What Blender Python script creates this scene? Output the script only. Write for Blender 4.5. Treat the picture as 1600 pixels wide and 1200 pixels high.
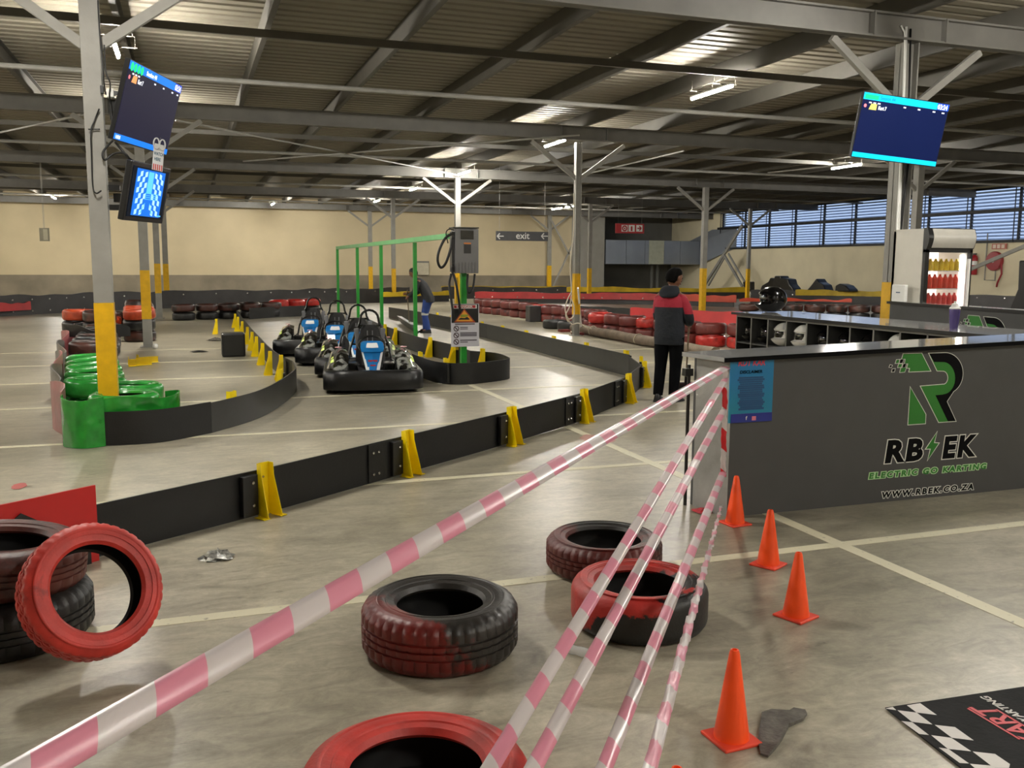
import bpy, bmesh, math, random
from mathutils import Vector, Matrix, Euler
random.seed(7)
S = bpy.context.scene
for o in list(bpy.data.objects): bpy.data.objects.remove(o)
C = bpy.context.collection
PI = math.pi
# ------------------------------------------------------------------ camera
CH = 1.65; F = 1434.7; PITCH = .129396; ROLL = .005546; YAW = .337772
_f = Vector((math.sin(YAW)*math.cos(PITCH), math.cos(YAW)*math.cos(PITCH), -math.sin(PITCH)))
_r0 = Vector((math.cos(YAW), -math.sin(YAW), 0)); _u0 = _r0.cross(_f)
_r = _r0*math.cos(ROLL)+_u0*math.sin(ROLL); _u = -_r0*math.sin(ROLL)+_u0*math.cos(ROLL)
cd = bpy.data.cameras.new('camera'); cam = bpy.data.objects.new('camera', cd); C.objects.link(cam)
cd.sensor_width = 36; cd.lens = F/1600*36; cd.clip_start = .05; cd.clip_end = 300
cam.matrix_world = Matrix(((_r.x,_u.x,-_f.x,0),(_r.y,_u.y,-_f.y,0),(_r.z,_u.z,-_f.z,CH),(0,0,0,1)))
S.camera = cam
def ray(x, y): return _r*((x-800)/F)+_u*((600-y)/F)+_f
def at(x, y, z=0.0):            # point of the horizontal plane z seen at a photo position
    d = ray(x, y); t = (z-CH)/d.z; return Vector((d.x*t, d.y*t, z))
def aty(x, y, Y):               # point of the vertical plane y = Y
    d = ray(x, y); t = Y/d.y; return Vector((d.x*t, Y, CH+d.z*t))
def dep(x, y, t): return Vector((0,0,CH))+ray(x, y)*t
# ------------------------------------------------------------------ world and exposure
W = bpy.data.worlds.new('world'); S.world = W; W.use_nodes = True
wb = W.node_tree.nodes['Background']; wb.inputs[0].default_value = (.50,.66,.98,1); wb.inputs[1].default_value = .25
S.view_settings.view_transform = 'Standard'; S.view_settings.look = 'None'
S.view_settings.exposure = 2.1; S.view_settings.gamma = 1.0
LAMP = 230.0                    # radiance of a tube
# ------------------------------------------------------------------ helpers
def lin(h):
    if isinstance(h, str):
        h = h.lstrip('#'); c = [int(h[i:i+2],16)/255 for i in (0,2,4)]
    else: c = [v/255 for v in h]
    return [v/12.92 if v<=.04045 else ((v+.055)/1.055)**2.4 for v in c]
MATS = {}
def mat(name, col='#808080', rough=.5, metal=0, var=.08, scale=6, bump=0, bscale=40, emis=0, col2=None, thr=None, soft=.04, spec=.5, trans=0, alpha=1, coat=0, coords='Object'):
    if name in MATS: return MATS[name]
    m = bpy.data.materials.new(name); m.use_nodes = True; nt = m.node_tree; N = nt.nodes; L = nt.links
    b = N['Principled BSDF']; c = lin(col)
    tc = N.new('ShaderNodeTexCoord'); no = N.new('ShaderNodeTexNoise'); no.inputs['Scale'].default_value = scale; no.inputs['Detail'].default_value = 5
    L.new(tc.outputs[coords], no.inputs['Vector'])
    r = N.new('ShaderNodeValToRGB'); L.new(no.outputs['Fac'], r.inputs['Fac'])
    e = r.color_ramp.elements
    if col2 is None:
        e[0].position = .3; e[1].position = .7
        e[0].color = (*[max(0,v*(1-var)) for v in c],1); e[1].color = (*[min(1,v*(1+var)) for v in c],1)
    else:
        t = .5 if thr is None else thr
        e[0].position = t-soft; e[1].position = t+soft; e[0].color = (*c,1); e[1].color = (*lin(col2),1)
    L.new(r.outputs['Color'], b.inputs['Base Color'])
    b.inputs['Roughness'].default_value = rough; b.inputs['Metallic'].default_value = metal
    b.inputs['Specular IOR Level'].default_value = spec
    b.inputs['Transmission Weight'].default_value = trans; b.inputs['Alpha'].default_value = alpha; b.inputs['Coat Weight'].default_value = coat
    if bump:
        n2 = N.new('ShaderNodeTexNoise'); n2.inputs['Scale'].default_value = bscale; n2.inputs['Detail'].default_value = 4
        L.new(tc.outputs[coords], n2.inputs['Vector']); bp = N.new('ShaderNodeBump'); bp.inputs['Strength'].default_value = bump; bp.inputs['Distance'].default_value = .02
        L.new(n2.outputs['Fac'], bp.inputs['Height']); L.new(bp.outputs['Normal'], b.inputs['Normal'])
    if emis:
        L.new(r.outputs['Color'], b.inputs['Emission Color']); b.inputs['Emission Strength'].default_value = emis
    MATS[name] = m; return m

class MB:
    def __init__(s): s.v = []; s.f = []; s.m = []
    def add(s, vs, fs, m=0):
        n = len(s.v); s.v += [tuple(p) for p in vs]
        for f in fs: s.f.append(tuple(i+n for i in f)); s.m.append(m)
        return s
    def box(s, c, d, m=0, M=None):
        x,y,z = c; a,b,e = d[0]/2,d[1]/2,d[2]/2
        vs = [Vector((x+i*a,y+j*b,z+k*e)) for k in(-1,1) for j in(-1,1) for i in(-1,1)]
        if M is not None: vs = [M@v for v in vs]
        return s.add(vs, [(0,2,3,1),(4,5,7,6),(0,1,5,4),(2,6,7,3),(0,4,6,2),(1,3,7,5)], m)
    def bar(s, p, q, w, h, m=0, up=(0,0,1)):      # beam of width w (side) and height h (up)
        p,q = Vector(p),Vector(q); d = (q-p).normalized(); U = Vector(up)
        if abs(d.dot(U))>.98: U = Vector((0,1,0))
        a = d.cross(U).normalized(); b = a.cross(d).normalized()
        vs = [o+a*(i*w/2)+b*(j*h/2) for o in (p,q) for (i,j) in ((-1,-1),(1,-1),(1,1),(-1,1))]
        return s.add(vs, [(0,3,2,1),(4,5,6,7),(0,1,5,4),(1,2,6,5),(2,3,7,6),(3,0,4,7)], m)
    def tube(s, pts, r, n=8, m=0, closed=False, flat=1.0):
        pts = [Vector(p) for p in pts]; k = len(pts); rs = r if isinstance(r,(list,tuple)) else [r]*k
        prev = None; vs = []
        for i,p in enumerate(pts):
            a = pts[i-1] if (i>0 or closed) else p; b = pts[(i+1)%k] if (i<k-1 or closed) else p
            d = (b-a)
            d = d.normalized() if d.length>1e-9 else Vector((0,0,1))
            if prev is None:
                X = d.orthogonal().normalized()
            else:
                X = (prev-d*prev.dot(d)); X = X.normalized() if X.length>1e-6 else d.orthogonal().normalized()
            prev = X; Y = d.cross(X)
            for j in range(n):
                t = 2*PI*j/n; vs.append(p+X*(math.cos(t)*rs[i])+Y*(math.sin(t)*rs[i]*flat))
        fs = []
        for i in range(k if closed else k-1):
            i2 = (i+1)%k
            for j in range(n): j2 = (j+1)%n; fs.append((i*n+j,i*n+j2,i2*n+j2,i2*n+j))
        if not closed: fs += [tuple(range(n))[::-1], tuple((k-1)*n+j for j in range(n))]
        return s.add(vs, fs, m)
    def rings(s, rings, m=0, cap=True, closed=False):          # list of equal-length point loops
        n = len(rings[0]); vs = [p for R in rings for p in R]; k = len(rings); fs = []
        for i in range(k if closed else k-1):
            for j in range(n):
                j2 = (j+1)%n; i2=(i+1)%k; fs.append((i*n+j,i*n+j2,i2*n+j2,i2*n+j))
        if cap and not closed: fs += [tuple(range(n))[::-1], tuple((k-1)*n+j for j in range(n))]
        return s.add(vs, fs, m)
    def lathe(s, prof, n=24, c=(0,0,0), m=0, closed=False, M=None, cap=False):
        R = []
        for j in range(n):
            t = 2*PI*j/n; R.append([Vector((c[0]+r*math.cos(t), c[1]+r*math.sin(t), c[2]+z)) for r,z in prof])
        if M is not None: R = [[M@p for p in q] for q in R]
        k = len(prof); vs = [p for q in R for p in q]; fs = []
        for j in range(n):
            j2 = (j+1)%n
            for i in range(k if closed else k-1):
                i2 = (i+1)%k; fs.append((j*k+i, j2*k+i, j2*k+i2, j*k+i2))
        if cap: fs += [tuple(j*k for j in range(n))[::-1], tuple(j*k+k-1 for j in range(n))]
        return s.add(vs, fs, m)
    def prism(s, poly, d, M=None, m=0):          # 2D outline (x,y) extruded z 0..d
        n = len(poly); vs = [Vector((x,y,0)) for x,y in poly]+[Vector((x,y,d)) for x,y in poly]
        if M is not None: vs = [M@v for v in vs]
        fs = [tuple(range(n))[::-1], tuple(range(n,2*n))]+[(i,(i+1)%n,n+(i+1)%n,n+i) for i in range(n)]
        return s.add(vs, fs, m)
    def sheet(s, pts, z0, z1, t=.015, m=0, wob=0):     # upright strip along a plan polyline
        pts = [Vector((p[0],p[1])) for p in pts]; n = len(pts); vs = []
        for i,p in enumerate(pts):
            d = (pts[min(i+1,n-1)]-pts[max(i-1,0)]).normalized(); nn = Vector((-d.y,d.x))
            a = z0[i] if isinstance(z0,(list,tuple)) else z0; b = z1[i] if isinstance(z1,(list,tuple)) else z1
            for sd in (-1,1):
                q = p+nn*(sd*t/2); vs += [(q.x,q.y,a),(q.x,q.y,b)]
        fs = []
        for i in range(n-1):
            a = i*4; b = a+4; fs += [(a,b,b+1,a+1),(a+2,a+3,b+3,b+2),(a+1,b+1,b+3,a+3),(a,a+2,b+2,b)]
        fs += [(0,1,3,2),((n-1)*4,(n-1)*4+2,(n-1)*4+3,(n-1)*4+1)]
        return s.add(vs, fs, m)
    def mesh(s, name, mats, smooth=False):
        me = bpy.data.meshes.new(name); me.from_pydata(s.v, [], s.f)
        if not isinstance(mats,(list,tuple)): mats = [mats]
        for q in mats: me.materials.append(q)
        for p,k in zip(me.polygons, s.m): p.material_index = k; p.use_smooth = bool(smooth)
        bm = bmesh.new(); bm.from_mesh(me); bmesh.ops.recalc_face_normals(bm, faces=bm.faces); bm.to_mesh(me); bm.free()
        if smooth and smooth is not True:
            try: me.set_sharp_from_angle(angle=math.radians(smooth))
            except Exception: pass
        return me
    def build(s, name, mats, parent=None, smooth=False, bevel=0, subd=0, world=False):
        if world and parent is not None:
            Mi = wmat(parent).inverted(); s.v = [tuple(Mi@Vector(p)) for p in s.v]
        o = bpy.data.objects.new(name, s.mesh(name, mats, smooth)); C.objects.link(o)
        if parent is not None: o.parent = parent
        if bevel:
            b = o.modifiers.new('bevel','BEVEL'); b.width = bevel; b.segments = 2; b.limit_method = 'ANGLE'
        if subd:
            q = o.modifiers.new('sub','SUBSURF'); q.levels = subd; q.render_levels = subd
        return o
def wmat(o):
    M = o.matrix_basis.copy()
    return wmat(o.parent)@M if o.parent else M
def tag(o, label, cat, group=None, kind=None):
    o['label'] = label; o['category'] = cat
    if group: o['group'] = group
    if kind: o['kind'] = kind
    return o
def thing(name, label, cat, loc=(0,0,0), rz=0, group=None, rot=None):
    o = bpy.data.objects.new(name, None); C.objects.link(o); o.location = loc
    o.rotation_euler = rot if rot else (0,0,rz); o.empty_display_size = .2
    return tag(o, label, cat, group)
ORD = 'first second third fourth fifth sixth seventh eighth ninth tenth eleventh twelfth thirteenth fourteenth fifteenth sixteenth seventeenth eighteenth nineteenth twentieth twenty-first twenty-second twenty-third twenty-fourth twenty-fifth'.split()
def struct(o): o['kind'] = 'structure'; return o
def dup(o, loc=None, rz=None, label=None, parent=None):
    c = o.copy(); C.objects.link(c); c.parent = parent
    if loc is not None: c.location = loc
    if rz is not None: c.rotation_euler = (0,0,rz)
    if label: c['label'] = label
    for ch in [q for q in bpy.data.objects if q.parent == o]: dup(ch, parent=c)
    return c
SPACE = [1.0]
def text_mb(mb, txt, size, M, m=0, off=0, shear=0, ext=.001, align='LEFT', sx=1.0, spacing=1.0):
    cu = bpy.data.curves.new('t','FONT'); cu.body = txt; cu.size = size; cu.offset = off; cu.shear = shear; cu.extrude = ext/2
    cu.align_x = align; cu.space_character = SPACE[0]; cu.resolution_u = 3
    ob = bpy.data.objects.new('t', cu); C.objects.link(ob)
    dg = bpy.context.evaluated_depsgraph_get(); me = bpy.data.meshes.new_from_object(ob.evaluated_get(dg))
    D = Matrix.Diagonal((sx,1,1,1))
    mb.add([M@(D@v.co) for v in me.vertices], [tuple(p.vertices) for p in me.polygons], m)
    bpy.data.objects.remove(ob); bpy.data.curves.remove(cu); bpy.data.meshes.remove(me)
def skin(name, vs, es, rs, m, parent, subd=2, root=0):
    me = bpy.data.meshes.new(name); me.from_pydata([tuple(v) for v in vs], es, []); me.materials.append(m)
    o = bpy.data.objects.new(name, me); C.objects.link(o)
    if parent: o.parent = parent
    sk = o.modifiers.new('skin','SKIN'); sk.use_smooth_shade = True
    for i,(d,r) in enumerate(zip(me.skin_vertices[0].data, rs)):
        d.radius = r if isinstance(r,(tuple,list)) else (r,r); d.use_root = (i==root)
    if subd: q = o.modifiers.new('sub','SUBSURF'); q.levels = subd; q.render_levels = subd
    return o
def face_M(c, yaw, tilt=0, roll=0):      # local x = right, y = up, z = towards the viewer side; faces (sin yaw,-cos yaw)
    return Matrix.Translation(Vector(c))@Matrix.Rotation(yaw,4,'Z')@Matrix.Rotation(PI/2+tilt,4,'X')@Matrix.Rotation(roll,4,'Z')
# ------------------------------------------------------------------ common materials
M_steel = mat('grey_steel_paint', '#8b8983', .55, .1, .1, 5, .05)
M_beam = mat('roof_steel', '#6f6d68', .55, .15, .12, 3)
M_purlin = mat('purlin_steel', '#4f4c45', .6, .1, .1, 3)
M_yel = mat('yellow_column_paint', '#d6a606', .45, 0, .12, 9)
M_yb = mat('yellow_bracket_paint', '#f0d200', .4, .0, .06, 12)
M_belt = mat('black_belt', '#0b0b0b', .5, 0, .3, 7, .08, 60)
M_beltg = mat('grey_belt', '#272725', .38, 0, .2, 5, .05, 60)
M_bolt = mat('zinc_bolt', '#c8c6c0', .25, .9)
M_blk = mat('black_plastic', '#121212', .35, 0, .2)
M_white = mat('white_plastic', '#dcdcd8', .4)
M_cable = mat('black_cable', '#101010', .5)
M_green = mat('green_paint', '#1c8a2b', .35, 0, .12, 8)
M_cream = mat('cream_wall', '#d8ceb4', .75, 0, .05, 1.2)
M_grey = mat('counter_grey', '#454545', .6, 0, .05, 4)
# ================================================================== SETTING
GX = [-.766+9.2523*i for i in range(-1,4)]; GY = [9.543+9.875*j for j in range(-1,5)]
def floor_mat():
    m = bpy.data.materials.new('polished_concrete'); m.use_nodes = True; nt = m.node_tree; N = nt.nodes; L = nt.links; b = N['Principled BSDF']
    tc = N.new('ShaderNodeTexCoord')
    def noise(sc, det=6, rough=.6, dist=0, stretch=None):
        n = N.new('ShaderNodeTexNoise'); n.inputs['Scale'].default_value = sc; n.inputs['Detail'].default_value = det; n.inputs['Roughness'].default_value = rough; n.inputs['Distortion'].default_value = dist
        if stretch:
            mp = N.new('ShaderNodeMapping'); mp.inputs['Scale'].default_value = stretch; mp.inputs['Rotation'].default_value = (0,0,.2); L.new(tc.outputs['Object'], mp.inputs[0]); L.new(mp.outputs[0], n.inputs['Vector'])
        else: L.new(tc.outputs['Object'], n.inputs['Vector'])
        return n
    def ramp(src, p0, c0, p1, c1):
        r = N.new('ShaderNodeValToRGB'); r.color_ramp.elements[0].position = p0; r.color_ramp.elements[0].color = (*lin(c0),1); r.color_ramp.elements[1].position = p1; r.color_ramp.elements[1].color = (*lin(c1),1); L.new(src, r.inputs[0]); return r
    def mix(a, bb, fac, mode='MIX'):
        x = N.new('ShaderNodeMix'); x.data_type = 'RGBA'; x.blend_type = mode
        if isinstance(fac,(int,float)): x.inputs[0].default_value = fac
        else: L.new(fac, x.inputs[0])
        L.new(a, x.inputs[6]); L.new(bb, x.inputs[7]); return x.outputs[2]
    n1 = noise(.9, 9, .68, .5, (1,1.6,1)); n2 = noise(3.5, 11, .74, .9, (1,2.2,1)); n3 = noise(26, 5, .7); n4 = noise(.35, 3, .5)
    c1 = ramp(n1.outputs[0], .36, '#958e7d', .66, '#c9c1aa')
    c2 = ramp(n2.outputs[0], .32, '#7e7768', .70, '#dbd3bc')
    c = mix(c1.outputs[0], c2.outputs[0], .6)
    c3 = ramp(n3.outputs[0], .3, '#c9c9c9', .75, '#ffffff')
    c = mix(c, c3.outputs[0], .55, 'MULTIPLY')
    c4 = ramp(n4.outputs[0], .38, '#cfcfcb', .6, '#ffffff'); c = mix(c, c4.outputs[0], .9, 'MULTIPLY')
    # dark scuffs
    n5 = noise(2.2, 8, .8, 1.5, (.5,2.4,1)); sc = ramp(n5.outputs[0], .3, '#6a675f', .4, '#ffffff'); c = mix(c, sc.outputs[0], .6, 'MULTIPLY')
    L.new(c, b.inputs['Base Color'])
    rr = N.new('ShaderNodeMapRange'); rr.inputs['To Min'].default_value = .24; rr.inputs['To Max'].default_value = .44; L.new(n2.outputs[0], rr.inputs[0]); L.new(rr.outputs[0], b.inputs['Roughness'])
    bp = N.new('ShaderNodeBump'); bp.inputs['Strength'].default_value = .12; bp.inputs['Distance'].default_value = .01; L.new(n2.outputs[0], bp.inputs['Height']); L.new(bp.outputs[0], b.inputs['Normal'])
    return m
XL, XR, YN, YF, ZR = -14.0, 30.0, -9.0, 50.0, 5.0
struct(MB().box(((XL+XR)/2,(YN+YF+6)/2,-.1),(XR-XL+.6,YF-YN+6.6,.2)).build('floor', floor_mat()))
M_line = mat('worn_white_line', '#c9c3a8', .5, 0, .1, 30, 0, 40, 0, '#8f8b7b', .68, .05)
lm = MB()
for k in range(-2, 9):
    y = 4.37+2.385*k
    if k < 7: lm.box(((4.5 if k!=1 else 1.9), y, .001),(17 if k!=1 else 10, .085, .002))
lm.box((3.62, 8, .0016),(.09, 22, .002)); lm.box((-1.2, 27.6, .0016),(3, .09, .002)); lm.box((9.5, 27, .0016),(.09, 9, .002))
struct(lm.build('trim_1', M_line))
# roof: ribbed sheets, ribs run along X
M_roof = mat('roof_sheet', '#7f796b', .6, .05, .1, .35)
rb = MB(); vs = []; y = YN; P_ = .27
prof = [(0,0),(.16,0),(.185,.035),(.245,.035)]
while y < YF+6:
    for dy,dz in prof: vs.append((y+dy, ZR+dz))
    y += P_
n = len(vs); V = [(XL,a,b) for a,b in vs]+[(XR,a,b) for a,b in vs]
rb.add(V, [(i,i+1,n+i+1,n+i) for i in range(n-1)])
rb.box(((XL+XR)/2,(YN+YF+6)/2,ZR+.12),(XR-XL+.6,YF-YN+6.6,.1))
struct(rb.build('ceiling', M_roof))
# walls
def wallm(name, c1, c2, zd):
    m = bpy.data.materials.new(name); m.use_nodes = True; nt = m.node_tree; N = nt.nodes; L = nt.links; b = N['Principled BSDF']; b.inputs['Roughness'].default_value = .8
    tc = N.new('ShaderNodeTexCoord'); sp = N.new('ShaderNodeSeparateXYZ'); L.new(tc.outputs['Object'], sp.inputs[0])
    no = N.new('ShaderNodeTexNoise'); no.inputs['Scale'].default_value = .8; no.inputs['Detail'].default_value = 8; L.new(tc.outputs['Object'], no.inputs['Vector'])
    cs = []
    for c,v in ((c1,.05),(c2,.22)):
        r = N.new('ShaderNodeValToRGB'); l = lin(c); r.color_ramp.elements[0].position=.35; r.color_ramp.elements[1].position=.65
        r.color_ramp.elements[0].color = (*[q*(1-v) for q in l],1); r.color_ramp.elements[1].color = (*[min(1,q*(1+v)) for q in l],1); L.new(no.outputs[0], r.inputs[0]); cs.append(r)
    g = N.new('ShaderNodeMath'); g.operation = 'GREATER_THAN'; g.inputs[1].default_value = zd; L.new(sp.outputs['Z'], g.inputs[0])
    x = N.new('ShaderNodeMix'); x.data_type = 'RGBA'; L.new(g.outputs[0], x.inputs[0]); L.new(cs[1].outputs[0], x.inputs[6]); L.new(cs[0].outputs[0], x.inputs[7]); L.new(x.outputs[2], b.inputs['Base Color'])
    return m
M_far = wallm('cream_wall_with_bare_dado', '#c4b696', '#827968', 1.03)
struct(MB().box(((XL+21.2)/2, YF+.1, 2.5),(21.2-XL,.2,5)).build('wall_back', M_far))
pw = MB()
for k in range(2): pw.box((21.2+1.05*k+.525, YF+.06-.02*k, 2.5),(1.02,.2,5))
struct(pw.build('wall_back_panel', mat('grey_panel_wall', '#8d8a82', .6, 0, .08, 2)))
M_dark = mat('dark_wall', '#6e6e6a', .7, 0, .15, 1)
rw = MB(); rw.box((26.6,YF+4.1,2.5),(7.2,.2,5)).box((23.2,YF+2,2.5),(.2,4,5))
struct(rw.build('wall_recess', M_dark))
M_rw = mat('right_wall_cream', '#d6ccae', .8, 0, .08, .8)
zl0, zl1 = 2.62, 4.74
r_ = MB(); r_.box((XR+.1, (YN+YF+4)/2, zl0/2),(.2, YF+4-YN, zl0)).box((XR+.1,(YN+YF+4)/2,(zl1+5)/2),(.2,YF+4-YN,5-zl1)).box((XR+.1,51.0,3.7),(.2,6.2,2.2)).box((XR+.1,1,3.7),(.2,20,2.2))
struct(r_.build('wall_right', M_rw))
struct(MB().box((XL-.1,(YN+YF)/2,2.5),(.2,YF-YN,5)).build('wall_left', M_cream))
struct(MB().box(((XL+XR)/2,YN-.1,2.5),(XR-XL,.2,5)).build('wall_front', M_cream))
# louvred window band
wf = MB(); wl = MB()
yy = 11.0
while yy < 48:
    wf.box((XR-.02, yy, (zl0+zl1)/2),(.1,.07,zl1-zl0)); wf.box((XR-.12, yy+.16, (zl0+zl1)/2),(.03,.03,zl1-zl0)); yy += 2.3
wf.box((XR-.03, 29.5, zl0+.03),(.16,37,.1)).box((XR-.03,29.5,zl1-.03),(.12,37,.08)).box((XR-.25,29.5,3.82),(.12,37,.13))
win = struct(wf.build('window_1', mat('dark_louvre_steel','#2b2c2e',.5,.3)))
for k in range(16):
    z = zl0+.12+k*.132
    Mt = Matrix.Translation((XR+.02, 29.5, z))@Matrix.Rotation(math.radians(-38),4,'Y')
    wl.box((0,0,0),(.125,37,.012),0,Mt)
wl.build('louvre_slats', mat('louvre_glass','#9fb0c8',.25,.2,.1,2), win)
# ducts in the far corner
M_duct = mat('duct_galv', '#8a9099', .4, .35, .12, .7)
du = thing('air_duct', 'big grey sheet metal air duct across the dark far right corner', 'duct', (26,YF+1,0))
d_ = MB(); x = 23.4
for w in (1.35,1.25,1.05,1.35,1.35): d_.box((x+w/2,YF+.7,2.42),(w-.03,1.4,1.42)); x += w
d_.build('duct_run', M_duct, du, world=True, bevel=.01)
d2 = MB(); d2.add([(29.75,49.95,1.72),(29.75,49.95,3.13),(29.75,51.4,3.13),(29.75,51.4,1.72),(29.95,46.3,2.7),(29.95,46.3,3.8),(29.95,49,3.8),(29.95,49,2.7)],[(0,1,2,3),(4,7,6,5),(0,4,5,1),(1,5,6,2),(2,6,7,3),(3,7,4,0)])
d2.build('duct_bend', M_duct, du, world=True)
MB().box((26.75,YF-.03,2.42),(1.0,.03,1.42)).build('access_panel', mat('pale_panel','#a8aa98',.5), du, world=True)
for x_ in (27.1,27.5): MB().box((x_,YF+1.2,.86),(.12,.12,1.72)).build('duct_leg', M_dark, du, world=True)
# ------------------------------------------------------------------ columns, beams, purlins
def column(px, Y, label, ytop=1.5, w=.19, ybot=0, brace=True, group='steel roof columns', sec='box', zc=None):
    X = aty(px, 420, Y).x
    t = thing('steel_column', label, 'column', (X,Y,0), 0, group)
    zt = 4.42 if zc is None else zc
    def sect(mb, z0, z1, g=0):
        if sec == 'box': mb.box((0,0,(z0+z1)/2),(w+g,w+g,z1-z0))
        else:
            mb.box((-w/2+.01,0,(z0+z1)/2),(.02+g,w*.9+g,z1-z0)).box((w/2-.01,0,(z0+z1)/2),(.02+g,w*.9+g,z1-z0)).box((0,0,(z0+z1)/2),(w,.02+g,z1-z0))
    sect(a:=MB(), 0, zt); a.box((0,0,.01),(w*1.7,w*1.7,.02)); a.build('shaft', M_steel, t, bevel=.004)
    sect(b:=MB(), ybot, ytop, .006); b.build('painted_band', M_yel, t)
    if brace:
        for s in (-1,1):
            MB().bar((s*w*.4,0,3.62),(s*1.15,0,4.40),.07,.09).build('brace', M_steel, t)
    return t
cols = {}
cols['L'] = column(160, GY[1], 'grey and yellow steel column rising out of the green tyres at left', 1.27, .165)
cols['R'] = column(1398, GY[1]+.1, 'grey and yellow steel column behind the right hand screen', 1.45, .21, sec='H')
cols['L2'] = column(226, GY[2], 'steel column standing beside the fallen yellow bracket', 1.5, .17, .55)
cols['L3'] = column(246, GY[3], 'slim steel column second behind the green tyres', 1.62, .17, .75)
cols['L4'] = column(259, GY[4]-1, 'far left column by the long cream wall, with yellow foot', 1.6, .2, .3)
cols['M2'] = column(901, GY[2]+.4, 'central column with yellow foot and a white cable looped round it', 1.45, .145, .5, sec='H')
cols['M3'] = column(715, GY[3], 'bright white lit column right behind the grey charger box', 1.5, .17)
cols['M4'] = column(615, GY[4], 'column before the far cream wall, right one of the pair left of the charger', 1.45, .16)
cols['M5'] = column(579, 48.9, 'column before the far cream wall, left one of the pair left of the charger', 1.5, .19)
cols['N5'] = column(858, 49.2, 'column at the right end of the cream wall, beside the hanging exit sign', 1.6, .2)
cols['N4'] = column(921, GY[4], 'column in front of the grey far panels', 1.5, .16)
cols['N3'] = column(1099, GY[3], 'bright yellow footed column right of the sweeping man', 1.55, .18)
cols['N2'] = column(1427, GY[2], 'pale column half hidden behind the drinks fridge', 1.45, .19)
cols['P4'] = column(1169, GY[4], 'thin column against the right wall by the crossing braces', 1.5, .15)
M_bx = lambda mb, x0, x1, y, z0, z1: mb.box(((x0+x1)/2,y,z0+.012),(x1-x0,.15,.024)).box(((x0+x1)/2,y,z1-.012),(x1-x0,.15,.024)).box(((x0+x1)/2,y,(z0+z1)/2),(x1-x0,.02,z1-z0))
names = ['behind the camera','above the nearest column row','above the second column row','above the third column row','above the fourth column row','along the far wall']
for j,y in enumerate(GY+[49.0]):
    if j == 6: continue
    yb = 49.0 if j == 5 else y
    mb = MB(); M_bx(mb, XL, XR, yb, 4.42, 4.72)
    for gx in GX: mb.box((gx+.55,yb-.02,4.57),(.02,.16,.28)).box((gx-.55,yb-.02,4.57),(.02,.16,.28))
    tag(mb.build('roof_beam', M_beam), 'deep steel roof beam running left to right '+names[j], 'beam', 'main roof beams')
pm = MB(); 
def purlin_mesh():
    mb = MB(); L_ = YF-YN; yc = (YF+YN)/2
    mb.box((0,yc,4.86),(.012,L_,.27)).box((.035,yc,4.728),(.07,L_,.012)).box((.035,yc,4.992),(.07,L_,.012)).box((.068,yc,4.745),(.008,L_,.03))
    return mb
p0 = None
k = 0
xx = GX[1]-1.85046*7
while xx < XR-.3:
    lb_ = 'long dark purlin under the roof sheets, '+ORD[k]+' from the left wall'
    if p0 is None: p0 = purlin_mesh().build('roof_purlin', M_purlin); tag(p0, lb_, 'purlin', 'roof purlins'); p0.location.x = xx
    else: dup(p0, (xx,0,0), label=lb_)
    xx += 1.85046; k += 1
# thin rails and pipes along X between the beams
for j in range(0,4):
    yb = GY[1]+9.875*j
    near = ['between the near beams','between the near beams','between the middle beams','beyond the middle beams','near the far wall'][j+1]
    MB().bar((XL,yb+3.3,4.62),(XR,yb+3.3,4.62),.05,.10).build('tie_rail', M_purlin); tag(bpy.context.collection.objects[-1],'dark flat tie rail hung under the purlins '+near,'rail','roof tie rails')
    MB().tube([(XL,yb+6.6,4.60),(XR,yb+6.6,4.60)],.04,8).build('sprinkler_pipe', M_steel); tag(bpy.context.collection.objects[-1],'pale sprinkler pipe hung under the purlins '+near,'pipe','sprinkler pipes')
for a,b,l in (((275,188),(712,273),'thin diagonal bracing rod sloping down right, above the charger column'),((380,252),(905,211),'thin diagonal bracing rod rising right to the central column'),
              ((903,275),(1068,236),'thin diagonal bracing rod right of the central column'),((1200,270),(1330,256),'thin diagonal rod left of the right hand screen'),((0,207),(135,178),'thin diagonal rod at the left edge')):
    p,q = at(*a,4.40), at(*b,4.40)
    tag(MB().tube([p,q],.022,6).build('bracing_rod', M_steel, smooth=True), l, 'rod', 'roof bracing rods')
# ------------------------------------------------------------------ lamps
M_tube = mat('lamp_tube_glow', '#fffaf0', .4, emis=LAMP, var=0)
def lamp(x, y, label, z=4.48, s=1.0):
    t = thing('tube_light', label, 'lamp', (x,y,z), 0, 'tube lights under the roof')
    MB().box((0,0,.035),(.06,1.28,.03)).build('housing', M_white, t, bevel=.006)
    MB().tube([(0,-.62,0),(0,.62,0)],.022,10).build('tube', M_tube, t, smooth=True)
    for yy in (-.35,.35): MB().box((0,yy,.06),(.02,.02,.03)).box((.03,yy,.08),(.46,.012,.012)).tube([(.235,yy,.08),(.235,yy,.24)],.005,6).tube([(-.16,yy,.08),(-.16,yy,.24)],.005,6).build('hanger', M_purlin, t)
    return t
lit = {(0,2):'lit tube light hidden behind the left hand screens',(0,1):'lit tube light beside the left column, above the big screen',(1,1):'long lit tube light in the upper middle right of the ceiling',(1,2):'lit tube light just left of the central column top',
       (1,3):'lit tube light at the top of the charger column',(1,4):'lit tube light, second behind the charger column top',(1,5):'lit tube light farthest back over the left pair of columns',(2,3):'lit tube light just below the right hand screen'}
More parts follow.
